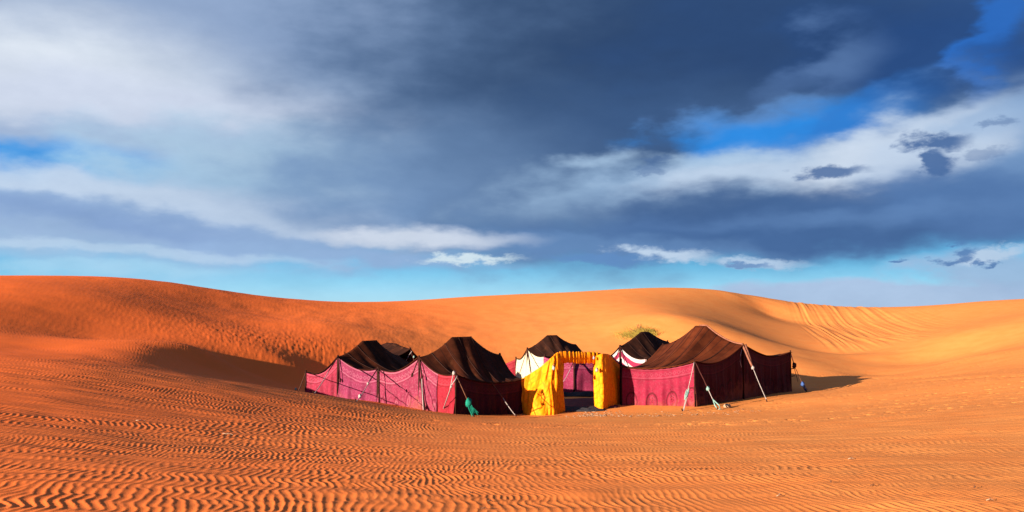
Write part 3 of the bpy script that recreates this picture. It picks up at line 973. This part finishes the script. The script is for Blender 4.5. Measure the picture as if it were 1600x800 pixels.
def guy(root, segs):
    """segs: list of (kind, a, b, sag)"""
    for kind, a, b, sag in segs:
        if kind == 'rope': tube("guy_rope", sagline(a, b, sag + .03, 9), 0.013, m_rope, root, 5)
        elif kind == 'thin': tube("guy_rope", sagline(a, b, sag, 9), 0.012, m_brope, root, 5)
        elif kind == 'brown': tube("guy_rope", sagline(a, b, sag, 9), 0.016, m_brope, root, 5)
        elif kind == 'strap': tube("strap", sagline(a, b, sag, 7, 0.006), 0.021, m_dstrap, root, 6)
        elif kind == 'band': tube("strap", sagline(a, b, sag, 7, 0.01), 0.045, m_strap, root, 6)
        elif kind == 'knot': knot(root, a, b, sag)

def onseg(a, b, f):
    return Vector(a).lerp(Vector(b), f)

def peg(root, p, r=0.02, mat=None):
    p = Vector(p)
    tube("peg", [p + Vector((0, 0, -0.15)), p + Vector((-0.02, 0, 0.02)), p + Vector((-0.04, 0, 0.09))], r, mat or m_wood, root, 6)

# ------------------------------------------------------------------ the tents
# far left tent ------------------------------------------------------------------
c0 = W(478, 581, 33.6); mA = W(528, 557, 32.8); c1 = W(590, 575.5, 32.0)
back = Vector((1.7, 3.4, -.12))
A_ = Tent("nomad_tent", "low brown tent at the far left of the camp, rose and faded magenta front", c0, mA, c1,
          c0 + back + Vector((.2, .2, .1)), mA + back + Vector((0, .3, -.02)), c1 + back + Vector((0, .2, 0)), W(594, 532.5, 34.6).z, m_roof, esag=.13, sag=.20, seed=1, wflat=.12, group="brown nomad tents of the camp", pw=1.5)
A_.wall(A_.edge('front', 0, .5), m_pinkA, label="rose red wall cloth")
A_.wall(A_.edge('front', .5, 1), m_pinkF, label="faded magenta wall cloth with pale bands", u0=.3)
A_.wall(A_.edge('left'), m_pinkA, label="shaded rose wall cloth")
A_.wall(A_.edge('right', .0, 1), m_crim)
A_.wall(A_.edge('back'), m_crim)
for p in (c0, mA, c1): pole(A_.root, p, r=.032)
g = at_px(466, 612)
guy(A_.root, [('brown', c0, g, .02), ('knot', at_px(463, 610) + Vector((-.02, 0, .05)), .045, m_pteal)]); peg(A_.root, g)
g = at_px(491, 615.5)
q = onseg(mA, g, .48)
guy(A_.root, [('strap', mA, onseg(mA, g, .42), .01), ('rope', onseg(mA, g, .42), g, .01)]); peg(A_.root, g)
d_ = mA + Vector((.12, -.14, -.86)); guy(A_.root, [('strap', mA + Vector((.02, -.05, 0)), d_, .0), ('knot', d_, .05, m_dstrap)])
g = at_px(557, 627.5)
a1 = onseg(c1, g, .42)
guy(A_.root, [('strap', c1, a1, .01), ('rope', a1, g, .01), ('knot', onseg(c1, g, .5), .035, m_rope), ('knot', onseg(c1, g, .86), .05, m_rope)]); peg(A_.root, g)

# dark tent behind ------------------------------------------------------------------
gA = W(600, 556, 39.8); mC = W(641, 545, 40.8); gB = W(667, 557.5, 42.0)
bk = Vector((-2.2, 3.4, 0))
C_ = Tent("nomad_tent", "small black tent with open dark end, half hidden behind the two left tents", gA, mC, gB,
          gA + bk, mC + bk, gB + bk, W(617, 536.5, 42.3).z, m_roofd, sag=.12, seed=2, wflat=.13, group="brown nomad tents of the camp")
C_.wall(C_.edge('right'), m_crim); C_.wall(C_.edge('left'), m_crim); C_.wall(C_.edge('back'), m_crim)
pole(C_.root, mC, r=.04); pole(C_.root, gB, r=.03)
guy(C_.root, [('strap', mC, mC + Vector((.35, -.5, -.9)), 0), ('rope', mC + Vector((.1, -.1, -.1)), mC + Vector((-.3, -.1, -.85)), -.12), ('knot', mC + Vector((.2, -.28, -.35)), .04, m_pteal)])

# front left tent ------------------------------------------------------------------
b0 = W(591, 576, 31.9); mB = W(655, 558, 30.2); b1 = W(712, 584, 28.6)
mBb = W(781, 554, 33.2)
b1b = W(821, 590.5, 31.2); b0b = b0 + Vector((2.5, 2.6, -.05))
B_ = Tent("nomad_tent", "tall dark brown tent with printed pink front, beside the yellow entrance", b0, mB, b1,
          b0b, mBb, b1b, W(716, 527, 31.4).z, m_roof, esag=.13, sag=.22, seed=3, wflat=.12, group="brown nomad tents of the camp", pw=1.7, fold=.05)
B_.wall(B_.edge('front', 0, .56), m_pinkP, label="pink wall cloth with printed arches")
B_.wall(B_.edge('front', .56, .76), m_pinkP, u0=.35, label="narrow printed pink wall cloth")
B_.wall(B_.edge('front', .76, 1), m_red, label="plain crimson wall cloth")
B_.wall(B_.edge('right'), m_crim_shade, label="crimson wall cloth with its shade put into the colour", flare=.03)
B_.wall(B_.edge('left'), m_crim); B_.wall(B_.edge('back'), m_crim)
for p, r_ in ((b0, .028), (mB, .03), (b1, .028), (b1b, .028), (mBb, .035)): pole(B_.root, p, r=r_)
tube("pole", [W(592, 576, 31.6), W(592.5, 630, 31.2)], .03, m_wood, B_.root)
g = at_px(661.5, 641)
ga = W(659, 590, 29.75)
guy(B_.root, [('strap', mB, W(644, 586, 29.8), 0), ('knot', W(644, 586, 29.8), .045, m_dstrap), ('strap', mB, ga, .0), ('knot', ga, .045, m_dstrap), ('rope', ga, g, .02)])
tube("pole", [W(657, 592, 29.95), W(664, 641, 29.6)], .03, m_wood, B_.root)
g = at_px(691, 644); r0 = W(715, 587, 28.35)
tube("guy_rope", [r0, W(711, 594, 28.2), W(704, 604, 28.1), W(703, 610, 28.05), g], .017, m_rope, B_.root, 5)
tube("guy_rope", [W(708, 584, 28.4), W(707, 590, 28.3), W(705, 600, 28.2), W(704, 606, 28.1)], .015, m_rope, B_.root, 5)
knot(B_.root, W(709, 583, 28.35), .05, m_rope); knot(B_.root, W(705, 604, 28.1), .035, m_rope)
knot(B_.root, W(714, 588, 28.35), .04, m_dstrap); peg(B_.root, g)
g = W(742, 647, 27.7); g.z = ground(g.x, g.y)
tp = W(732, 629, 27.75)
tube("guy_rope", [b1 + Vector((.05, -.05, -.1)), tp], .014, m_brope, B_.root, 5)
knot(B_.root, tp, .10, m_teal); tassel(B_.root, tp, g + Vector((0, 0, .04)), m_teal, 22, .12); peg(B_.root, g)
g = at_px(807, 650.5)
e = B_.eave(.52, 1)
guy(B_.root, [('brown', e, onseg(e, g, .46), .0), ('rope', onseg(e, g, .46), g, 0)]); peg(B_.root, g)

# centre back tent ------------------------------------------------------------------
d0 = W(807, 560, 40.2); mD = W(824, 545, 39.0); d1 = W(851, 556, 38.0)
d1b = W(931, 558, 38.6); mDb = W(899, 538, 40.6); d0b = W(868, 558, 43.4)
D_ = Tent("nomad_tent", "small brown tent behind the yellow entrance, cream quilted end and magenta front wall", d0, mD, d1,
          d0b, mDb, d1b, W(865, 524, 39.8).z, m_roofd, sag=.05, seed=4, wflat=.10, group="brown nomad tents of the camp", gs=1.25, pw=1.5)
D_.wall(D_.edge('front'), m_cream, label="cream quilted end cloth", sunk=.05)
line = [W(x, y, D) for x, y, D in ((849, 557, 37.8), (865, 562, 37.75), (882, 565.5, 37.7), (897, 564.5, 37.7), (915, 565.5, 37.9), (931, 563, 38.1), (948, 562, 38.4), (966, 563, 38.9))]
D_.wall(line, m_mag, label="magenta printed front wall", sunk=.06, flare=.05)
for p in (mD, d1, W(897, 563, 37.65)): pole(D_.root, p, r=.035)
g = W(834, 607, 36.2); g.z = ground(g.x, g.y)
guy(D_.root, [('strap', mD, onseg(mD, g, .5), .0), ('brown', onseg(mD, g, .5), g, 0), ('brown', mD, W(812, 583, 38.2), 0)])
pk = W(897, 564, 37.55)
guy(D_.root, [('strap', pk, W(892, 575, 37.2), 0), ('strap', pk, W(898, 575.5, 37.3), 0), ('rope', W(892, 575, 37.2), W(878, 600, 36.5), .0), ('knot', pk, .06, m_rope)])

# back right striped tent ------------------------------------------------------------------
e0 = W(936, 557, 42.6); mE = W(969, 541, 41.3); e1 = W(1009, 560, 40.0)
eb = Vector((3.0, 3.6, 0))
mEb = W(1043, 533.5, 45.0)
E_ = Tent("nomad_tent", "dark brown tent with pink and white striped end behind the large right tent", e0, mE, e1,
          e0 + eb, mEb, e1 + eb, W(1007, 518.5, 43.1).z, m_roofd, sag=.12, seed=5, wflat=.08, group="brown nomad tents of the camp", pw=1.3)
E_.wall(E_.edge('front', 0, .5), m_stripe, label="striped pink and white end cloth", sunk=.05)
E_.wall(E_.edge('front', .5, 1), m_stripe, label="striped pink and white end cloth", sunk=.05)
E_.wall(E_.edge('right'), m_crim); E_.wall(E_.edge('left'), m_crim)
pole(E_.root, mE, r=.05); pole(E_.root, mEb, r=.04)
guy(E_.root, [('strap', mE, W(961, 563, 40.6), .0), ('strap', mE, W(971, 575, 40.4), .0)])

# large right tent ------------------------------------------------------------------
P1 = W(971, 572, 33.1); P2 = W(1085, 564, 32.2); P3 = W(1235, 549.5, 38.3); M0 = W(1161, 538.5, 35.0)
P1b = P1; ML = W(1036, 538.5, 38.0); P4 = W(1140, 556, 43.0)
F_ = Tent("nomad_tent", "big russet roofed tent right of the entrance, crimson printed front and long shaded end", P3, M0, P2,
          P4, ML, P1, W(1100, 509.5, 36.4).z, m_roofl, esag=.20, sag=.16, seed=6, wflat=.07, group="brown nomad tents of the camp", pw=1.7, gs=1.55, fold=.03)
F_.wall(F_.edge('right', 0, 1)[::-1], m_crim, label="crimson front cloth with rows of printed arches", sunk=.10, flare=.02)
F_.wall(F_.edge('front', .5, 1), m_crim_shade, label="shaded crimson end cloth", flare=.03)
F_.wall(F_.edge('front', 0, .5), m_crim_shade, label="shaded crimson end cloth", flare=.03)
F_.wall(F_.edge('left'), m_crim); F_.wall(F_.edge('back', 0, .5), m_crim)
for p in (P1, P2, M0, P3, ML): pole(F_.root, p, r=.026)
pole(F_.root, W(970, 563, 33.3), r=.05)
path = [F_.pt(f, 0) + Vector((0, 0, .03)) for f in np.linspace(0.0, .52, 24)]
tube("ridge_strap", path, .035, m_strap, F_.root, 6)
path = [F_.pt(f, -0.05) + Vector((.02, 0, .035)) for f in np.linspace(0.0, .5, 24)]
tube("ridge_strap", path, .026, m_strap, F_.root, 6)
g = at_px(1067, 643)
guy(F_.root, [('rope', P2, onseg(P2, g, .66), .0), ('rope', onseg(P2, g, .66), g, -.02), ('rope', onseg(P2, g, .7) + Vector((.05, 0, 0)), g + Vector((.03, 0, .03)), -.05)])
tassel(F_.root, onseg(P2, g, .58), onseg(P2, g, .78), m_pteal, 12, .05, r=.014); peg(F_.root, g)
g = at_px(1122, 640.5); a1 = onseg(P2, g, .58)
guy(F_.root, [('strap', P2 + Vector((.03, -.03, -.05)), a1, .0), ('knot', a1, .06, m_pteal), ('rope', a1, g, 0)])
tube("rope_loop", [onseg(a1, g, .55), onseg(a1, g, .8) + Vector((.10, -.05, 0)), g + Vector((.05, -.08, .03)), g, onseg(a1, g, .8) + Vector((-.04, 0, 0)), onseg(a1, g, .5)], .022, m_pteal, F_.root, 6); peg(F_.root, g)
g = at_px(1199, 628); a1 = onseg(M0, g, .42)
guy(F_.root, [('band', M0 + Vector((-.03, 0, 0)), a1, 0), ('band', M0 + Vector((.10, 0, .0)), a1, 0.04), ('knot', a1, .055, m_rope), ('rope', a1, g, 0)]); peg(F_.root, g)
tube("hanging_cord", [W(1159, 546, 34.8), W(1157, 555, 34.7), W(1156.5, 565, 34.6), W(1158.5, 574, 34.6)], .012, m_rope, F_.root, 5)
kb = W(1241, 571, 37.6); g = at_px(1261, 612)
guy(F_.root, [('strap', P3, kb, 0), ('knot', kb, .085, m_dstrap), ('thin', kb, W(1254, 600, 37.2), 0), ('thin', kb + Vector((-.02, 0, -.05)), W(1247, 597, 38), 0)])
knot(F_.root, W(1254, 600, 37.2), .07, m_blue); tassel(F_.root, W(1254, 600, 37.2), g + Vector((-.03, 0, .04)), m_blue, 16, .08); peg(F_.root, g)
for yy in (577, 588.5):
    tube("side_bar", [W(1226, yy + 1, 38.5), W(1242, yy - 1.5, 38.5)], .022, m_wood, F_.root, 6)

# windbreak cloth linking the left tent to the centre tent
wb0 = W(770, 572, 40.6); wb1 = W(808, 559.5, 40.3)
root = thing("windbreak", "short crimson cloth windbreak joining the cream panelled tent to the left tent", "windbreak", ((wb0 + wb1) / 2)[:2] + (ground(*((wb0 + wb1) / 2)[:2]),))
hang(root, [wb0.lerp(wb1, k / 8) - Vector((0, 0, .06 * math.sin(math.pi * k / 8))) for k in range(9)], m_red, "windbreak_cloth")
pole(root, wb0, r=.03); pole(root, wb1 + Vector((-.05, 0, 0)), r=.03)

# ------------------------------------------------------------------ yellow entrance
def catmull(p, k):
    n = len(p)
    i = min(int(k), n - 2); f = k - i
    a, b_, c_, d_ = p[max(i - 1, 0)], p[i], p[i + 1], p[min(i + 2, n - 1)]
    return 0.5 * ((2 * b_) + (c_ - a) * f + (2 * a - 5 * b_ + 4 * c_ - d_) * f * f + (3 * b_ - a - 3 * c_ + d_) * f ** 3)

def drape(root, cols, name, mat, n=70, rows=50, foldf=None, thick=.02, sunk=.05):
    tops = [W(*c[0]) for c in cols]; bots = []
    for c in cols:
        q = W(*c[1]); bots.append(Vector((q.x, q.y, ground(q.x, q.y) - sunk)))
    P = np.zeros((rows, n, 3)); UV = np.zeros((rows, n, 2)); u = 0; last = None
    for j in range(n):
        k = (len(cols) - 1) * j / (n - 1)
        a, b_ = catmull(tops, k), catmull(bots, k)
        k2 = min(k + .02, len(cols) - 1); k1 = k2 - .04
        tg = (catmull(bots, k2) - catmull(bots, max(k1, 0))); tg.z = 0; tg.normalize()
        nr_ = Vector((tg.y, -tg.x, 0))
        if last is not None: u += (b_ - last).length
        last = b_
        for i in range(rows):
            f = i / (rows - 1)
            q = a.lerp(b_, f) + nr_ * (foldf(k, f, u) if foldf else 0)
            P[i, j] = q; UV[i, j] = (u, f * (a - b_).length)
    return grid_mesh(name, P, mat, root, UV, thick=thick)

PL = W(874, 552, 31.4); PR = W(934, 553, 32.4)
root = thing("entrance_arch", "bright yellow quilted curtains gathered over a lintel as the camp entrance", "entrance", (2.4, 31.8, ground(2.4, 31.8)))
def fl(k, f, u):
    d = 0.022 * math.sin(u * 22 + f * 5) * math.sin(math.pi * min(1, f * 1.2)) 
    d += 0.050 * math.sin((k * 1.5 - f * 2.6) * 3.0) * f * (1 - .3 * f) + 0.030 * math.sin(u * 17 + f * 10 + 1.3 * math.sin(f * 5 + u * 4)) * math.sin(math.pi * min(1, f * 1.4 + .12))          # diagonal folds
    q = max(0, k - 2.6)
    d += 0.05 * min(q, 1) * math.sin(u * 46 + math.sin(f * 4) * 1.6) * (.3 + .7 * f)
    d += 0.006 * math.sin(u * 34) * math.sin(f * 34 + u * 8)                     # quilted puckers
    return d
drape(root, [((815, 592, 31.1), (816, 642, 31.2)), ((828, 584, 31.2), (829, 648, 30.7)), ((845, 573, 31.2), (847, 648, 30.6)), ((859, 561, 31.1), (861, 648, 30.7)),
             ((870, 552.5, 31.2), (873, 644, 31.1)), ((879, 551.5, 31.5), (881, 642, 31.6))], "curtain", m_yel, foldf=fl, n=90, rows=60)
def fr(k, f, u):
    d = 0.035 * math.sin(u * 30 + math.sin(f * 6) * .9) * (.35 + .65 * math.sin(math.pi * min(1, f * 1.1))) * max(.25, 1 - k * .22)
    d += 0.006 * math.sin(u * 34) * math.sin(f * 34 + u * 8)
    d += 0.02 * math.sin(k * 3 + f * 4)
    return d
drape(root, [((928, 561, 32.5), (928, 642, 32.2)), ((935, 554.5, 32.1), (936, 641, 31.9)), ((945, 552.5, 32.2), (945, 640, 32.0)), ((954, 556, 32.9), (956, 638, 32.7)),
             ((964, 566, 33.6), (966, 635, 33.4)), ((971, 576, 34.2), (976, 632, 34.1))], "curtain", m_yel, foldf=fr, n=90, rows=60)
# ruffled valance over the lintel
n, mseg = 110, 12
P = np.zeros((mseg, n, 3)); UV = np.zeros((mseg, n, 2))
for j in range(n):
    f = j / (n - 1)
    cpt = PL.lerp(PR, -.14 + 1.30 * f)
    cpt.z += -0.05 - 0.03 * math.sin(math.pi * f) - 0.16 * abs(2 * f - 1) ** 6
    ruff = 1 + 0.13 * math.sin(f * 92 + 2 * math.sin(f * 13)) + 0.06 * math.sin(f * 171)
    for i in range(mseg):
        th = math.radians(-70 + 250 * i / (mseg - 1))
        r_ = 0.13 * ruff
        hang_ = 0.14 if i == 0 else 0
        P[i, j] = cpt + Vector((0.012 * math.sin(f * 90), -math.cos(th) * r_, math.sin(th) * r_ - hang_))
        UV[i, j] = (f * 1.6, i * .05)
grid_mesh("valance", P, m_yel, root, UV, thick=.02)
tube("lintel", [PL + Vector((-.1, .03, -.03)), PR + Vector((.2, .03, -.03))], .035, m_wood, root)
pole(root, PL + Vector((.06, .10, 0)), "post", r=.04, above=0); pole(root, PR + Vector((-.02, .12, 0)), "post", r=.04, above=0)
for p in (W(932.5, 578, 31.9), W(865, 575, 30.9)):
    knot(root, p, .055, m_rope, "tie"); tube("tie_cord", [p, p + Vector((-.03, -.02, .08)), p + Vector((.01, -.01, .16))], .014, m_rope, root, 5)
knot(root, W(928, 559, 32.0), .045, m_rope, "tie")
# russet inner panel behind lintel
hang(root, [PL.lerp(PR, k / 6) + Vector((0, .22, -.02)) for k in range(7)], m_yel, "inner_valance", depth=.30, thick=.01)

# rugs and litter in the doorway ------------------------------------------------------------------
def rug(name, label, cx, cy, lx, ly, ang, mat, hump=.05, seed=1):
    root = thing(name, label, "rug", (cx, cy, ground(cx, cy)))
    n1_, n2_ = 34, 20
    P = np.zeros((n1_, n2_, 3)); rr_ = random.Random(seed); a_, b2 = rr_.uniform(0, 6), rr_.uniform(0, 6)
    ca, sa = math.cos(ang), math.sin(ang)
    for i in range(n1_):
        for j in range(n2_):
            u, v = (i / (n1_ - 1) - .5) * lx, (j / (n2_ - 1) - .5) * ly
            u2 = u + .06 * math.sin(v * 7 + a_); v2 = v + .07 * math.sin(u * 5 + b2)
            x, y = cx + u2 * ca - v2 * sa, cy + u2 * sa + v2 * ca
            edge = min(1, 6 * min(.5 - abs(u) / lx, .5 - abs(v) / ly))
            z = ground(x, y) + .022 + edge * hump * (.5 + .5 * math.sin(u * 6 + 3 * math.sin(v * 4 + a_)) * math.sin(v * 8 + b2))
            P[i, j] = (x, y, z)
    grid_mesh("rug_cloth", P, mat, root, None, thick=.02)
rug("rug", "crumpled black rug lying on the sand just inside the entrance", 2.45, 32.0, 1.7, 1.1, .05, m_mat, .10, 3)
rug("rug", "dark rug lying further back below the magenta wall", 2.95, 36.2, 3.6, .9, -.05, m_mat, .16, 5)
rug("rug", "mauve sheet standing in for shade on the sand between entrance and magenta wall", 2.6, 33.6, 2.4, 2.6, .05, m_mauve_shade, .03, 8)  # sheet added to colour the doorway sand like purple shade

def pebble(name, p, r, mat, label=None, cat=None, parent=None, flat=.6, seed=0, group=None):
    bm = bmesh.new(); bmesh.ops.create_icosphere(bm, subdivisions=2, radius=r)
    rr_ = random.Random(seed)
    a, b_ = rr_.uniform(0, 9), rr_.uniform(0, 9)
    for v in bm.verts:
        s_ = 1 + .25 * math.sin(v.co.x / r * 2 + a) + .2 * math.sin(v.co.y / r * 3 + b_)
        v.co = Vector((v.co.x * s_ * 1.2, v.co.y * s_, v.co.z * flat * s_))
    me = bpy.data.meshes.new(name); bm.to_mesh(me); bm.free()
    me.polygons.foreach_set("use_smooth", [True] * len(me.polygons))
    me.materials.append(mat)
    o = bpy.data.objects.new(name, me); COL.objects.link(o)
    o.location = p
    if label: o["label"] = label
    if cat: o["category"] = cat
    if group: o["group"] = group
    return o
q = at_px(1137, 637)
pebble("stone", q + Vector((0, 0, .05)), .11, m_pale, "pale rounded stone on the sand right of the teal rope loop", "stone", seed=4)
# pale chips strewn in front of the entrance
bm = bmesh.new()
for k in range(260):
    if k < 150:
        px, py = random.gauss(930, 22), random.gauss(645, 2.0)
    else:
        px, py = random.uniform(960, 1190), 648 - (0) + random.gauss(0, 1.6)
    px = min(max(px, 885), 1200)
    D = 30.2 - (py - 645) * 0.35 + (px - 930) * .002
    p = W(px, py, D); z = ground(p.x, p.y)
    r_ = random.uniform(.010, .026)
    mtx = Matrix.Translation((p.x, p.y, z + .008)) @ Matrix.Rotation(random.uniform(0, 6), 4, 'Z') @ Matrix.Diagonal((random.uniform(1, 3.2), 1, .5, 1))
    bmesh.ops.create_icosphere(bm, subdivisions=1, radius=r_, matrix=mtx)
me_ = bpy.data.meshes.new("gravel"); bm.to_mesh(me_); bm.free(); me_.materials.append(m_pale)
o = bpy.data.objects.new("gravel", me_); COL.objects.link(o); o["kind"] = "stuff"; o["label"] = "pale chips and straw strewn on the sand before the entrance"

# ------------------------------------------------------------------ desert shrub behind the striped tent
m_grass, t, b = new_mat("dry_grass")
c = t.nodes.new('ShaderNodeObjectInfo')
ng = noise_node(t, 3.0, 3, .6)
cc = mixc(t, map_range(t, ng.outputs['Fac'], .35, .65), (0.34, 0.24, 0.045), (0.17, 0.13, 0.025))
t.links.new(cc, b.inputs['Base Color'])
sh = at_px(1006, 524, 40, 60)
root = thing("desert_shrub", "wind bent yellow green grass shrub on the dune behind the striped tent", "shrub", sh)
def blades(name, n, cx, spread, hmin, hmax, mat, leanx):
    vs, fs = [], []
    for k in range(n):
        a = random.gauss(0, 1) * spread
        bx, by = sh.x + cx + a, sh.y + random.gauss(0, .35)
        bz = ground(bx, by) - .05
        h = random.uniform(hmin, hmax); lx = random.gauss(leanx, .55) * h; ly = random.gauss(0, .35) * h
        w_ = random.uniform(.010, .022)
        base = len(vs)
        for i in range(5):
            f = i / 4
            x = bx + lx * f ** 1.6; y = by + ly * f ** 1.5; z = bz + h * (f - .35 * f ** 2.4)
            ww = w_ * (1 - .85 * f)
            vs += [(x - ww, y, z), (x + ww, y + ww * .4, z)]
        for i in range(4):
            q = base + i * 2
            fs.append([q, q + 1, q + 3, q + 2])
    o = link_mesh(name, vs, fs, mat, root)
    o["kind"] = "stuff"
    return o
blades("foliage", 330, -.1, .42, .35, .95, m_grass, -.75)
blades("foliage", 150, -.95, .40, .2, .6, m_grass, -.9)
blades("foliage", 160, .35, .22, .25, .7, m_grass, .25)
for k in range(7):
    a = random.uniform(-.4, .4)
    s0 = Vector((sh.x + a, sh.y, ground(sh.x + a, sh.y) - .1))
    tube("stem", [s0, s0 + Vector((random.uniform(-.3, .1), 0, .3)), s0 + Vector((random.uniform(-.9, .1), random.uniform(-.2, .2), random.uniform(.5, .85)))], .014, m_twig, root, 5)

# ------------------------------------------------------------------ twigs and straws in the foreground
def twig(px, py, ln, mat, label, name="twig", ang=0.0, cat="twig", r=.006, group=None):
    p = at_px(px, py, 5, 40)
    ln *= 0.55; r *= 0.8
    d = Vector((math.cos(ang), math.sin(ang), 0))
    pa = []
    for k in range(6):
        f = k / 5 - .5
        q = p + d * ln * f + Vector((-d.y, d.x, 0)) * .12 * ln * math.sin(f * 7)
        q.z = ground(q.x, q.y) + r + (.04 * ln if k in (0, 5) else .012)
        pa.append(q)
    root = tube(name, pa, r, mat, None, 5, rads=[r, r * 1.1, r, r * .9, r * .7, r * .4])
    root["label"] = label; root["category"] = cat
    if group: root["group"] = group
    s0 = pa[2]
    tube("side_shoot", [s0, s0 + Vector((.3 * ln * math.cos(ang + .7), .3 * ln * math.sin(ang + .7), .05 * ln + .01))], r * .6, mat, None, 4).parent = root
gt = "dry twigs scattered over the rippled sand"
twig(756, 764, .14, m_twig, "dark forked twig at the left end of a small smooth sand mound, centre foreground", ang=.3, group=gt)
twig(738, 772, .10, m_twig, "stubby dark twig just left below the forked twig near the smooth sand mound", ang=.0, group=gt)
twig(766, 787, .09, m_twig, "short dark twig with a pale end, between the forked twig and the lowest twig", ang=.1, group=gt)
twig(757, 797, .10, m_twig, "dark twig at the bottom edge of the picture, lowest of the foreground twigs", ang=-.2, group=gt)
twig(1298, 755, .10, m_twig, "upright dark twig on the fine ripples of the right foreground", ang=1.3, group=gt)
twig(1364, 761, .12, m_twig, "flat dark twig right of the upright twig on the fine ripples", ang=.2, group=gt)
twig(1523, 765, .12, m_twig, "dark twig tip in the red sand near the right edge of the foreground", ang=1.0, group=gt)
gs_ = "bleached straws lying on the sand"
twig(220, 659, .28, m_straw, "bent white straw on the ripples left of the camp, the leftmost pale straw", "straw", .4, "straw", .008, gs_)
twig(356, 679, .36, m_straw, "thin pale straw on the ripples below the shaded hollow", "straw", -.2, "straw", .007, gs_)
twig(1218, 775, .15, m_straw, "small pale straw on fine ripples in the right foreground", "straw", .6, "straw", .006, gs_)
twig(1330, 719, .14, m_straw, "tiny pale straw on smooth sand halfway up the right foreground", "straw", 0, "straw", .007, gs_)
twig(1547, 785, .13, m_straw, "pale straw close to the right edge of the foreground", "straw", .2, "straw", .006, gs_)
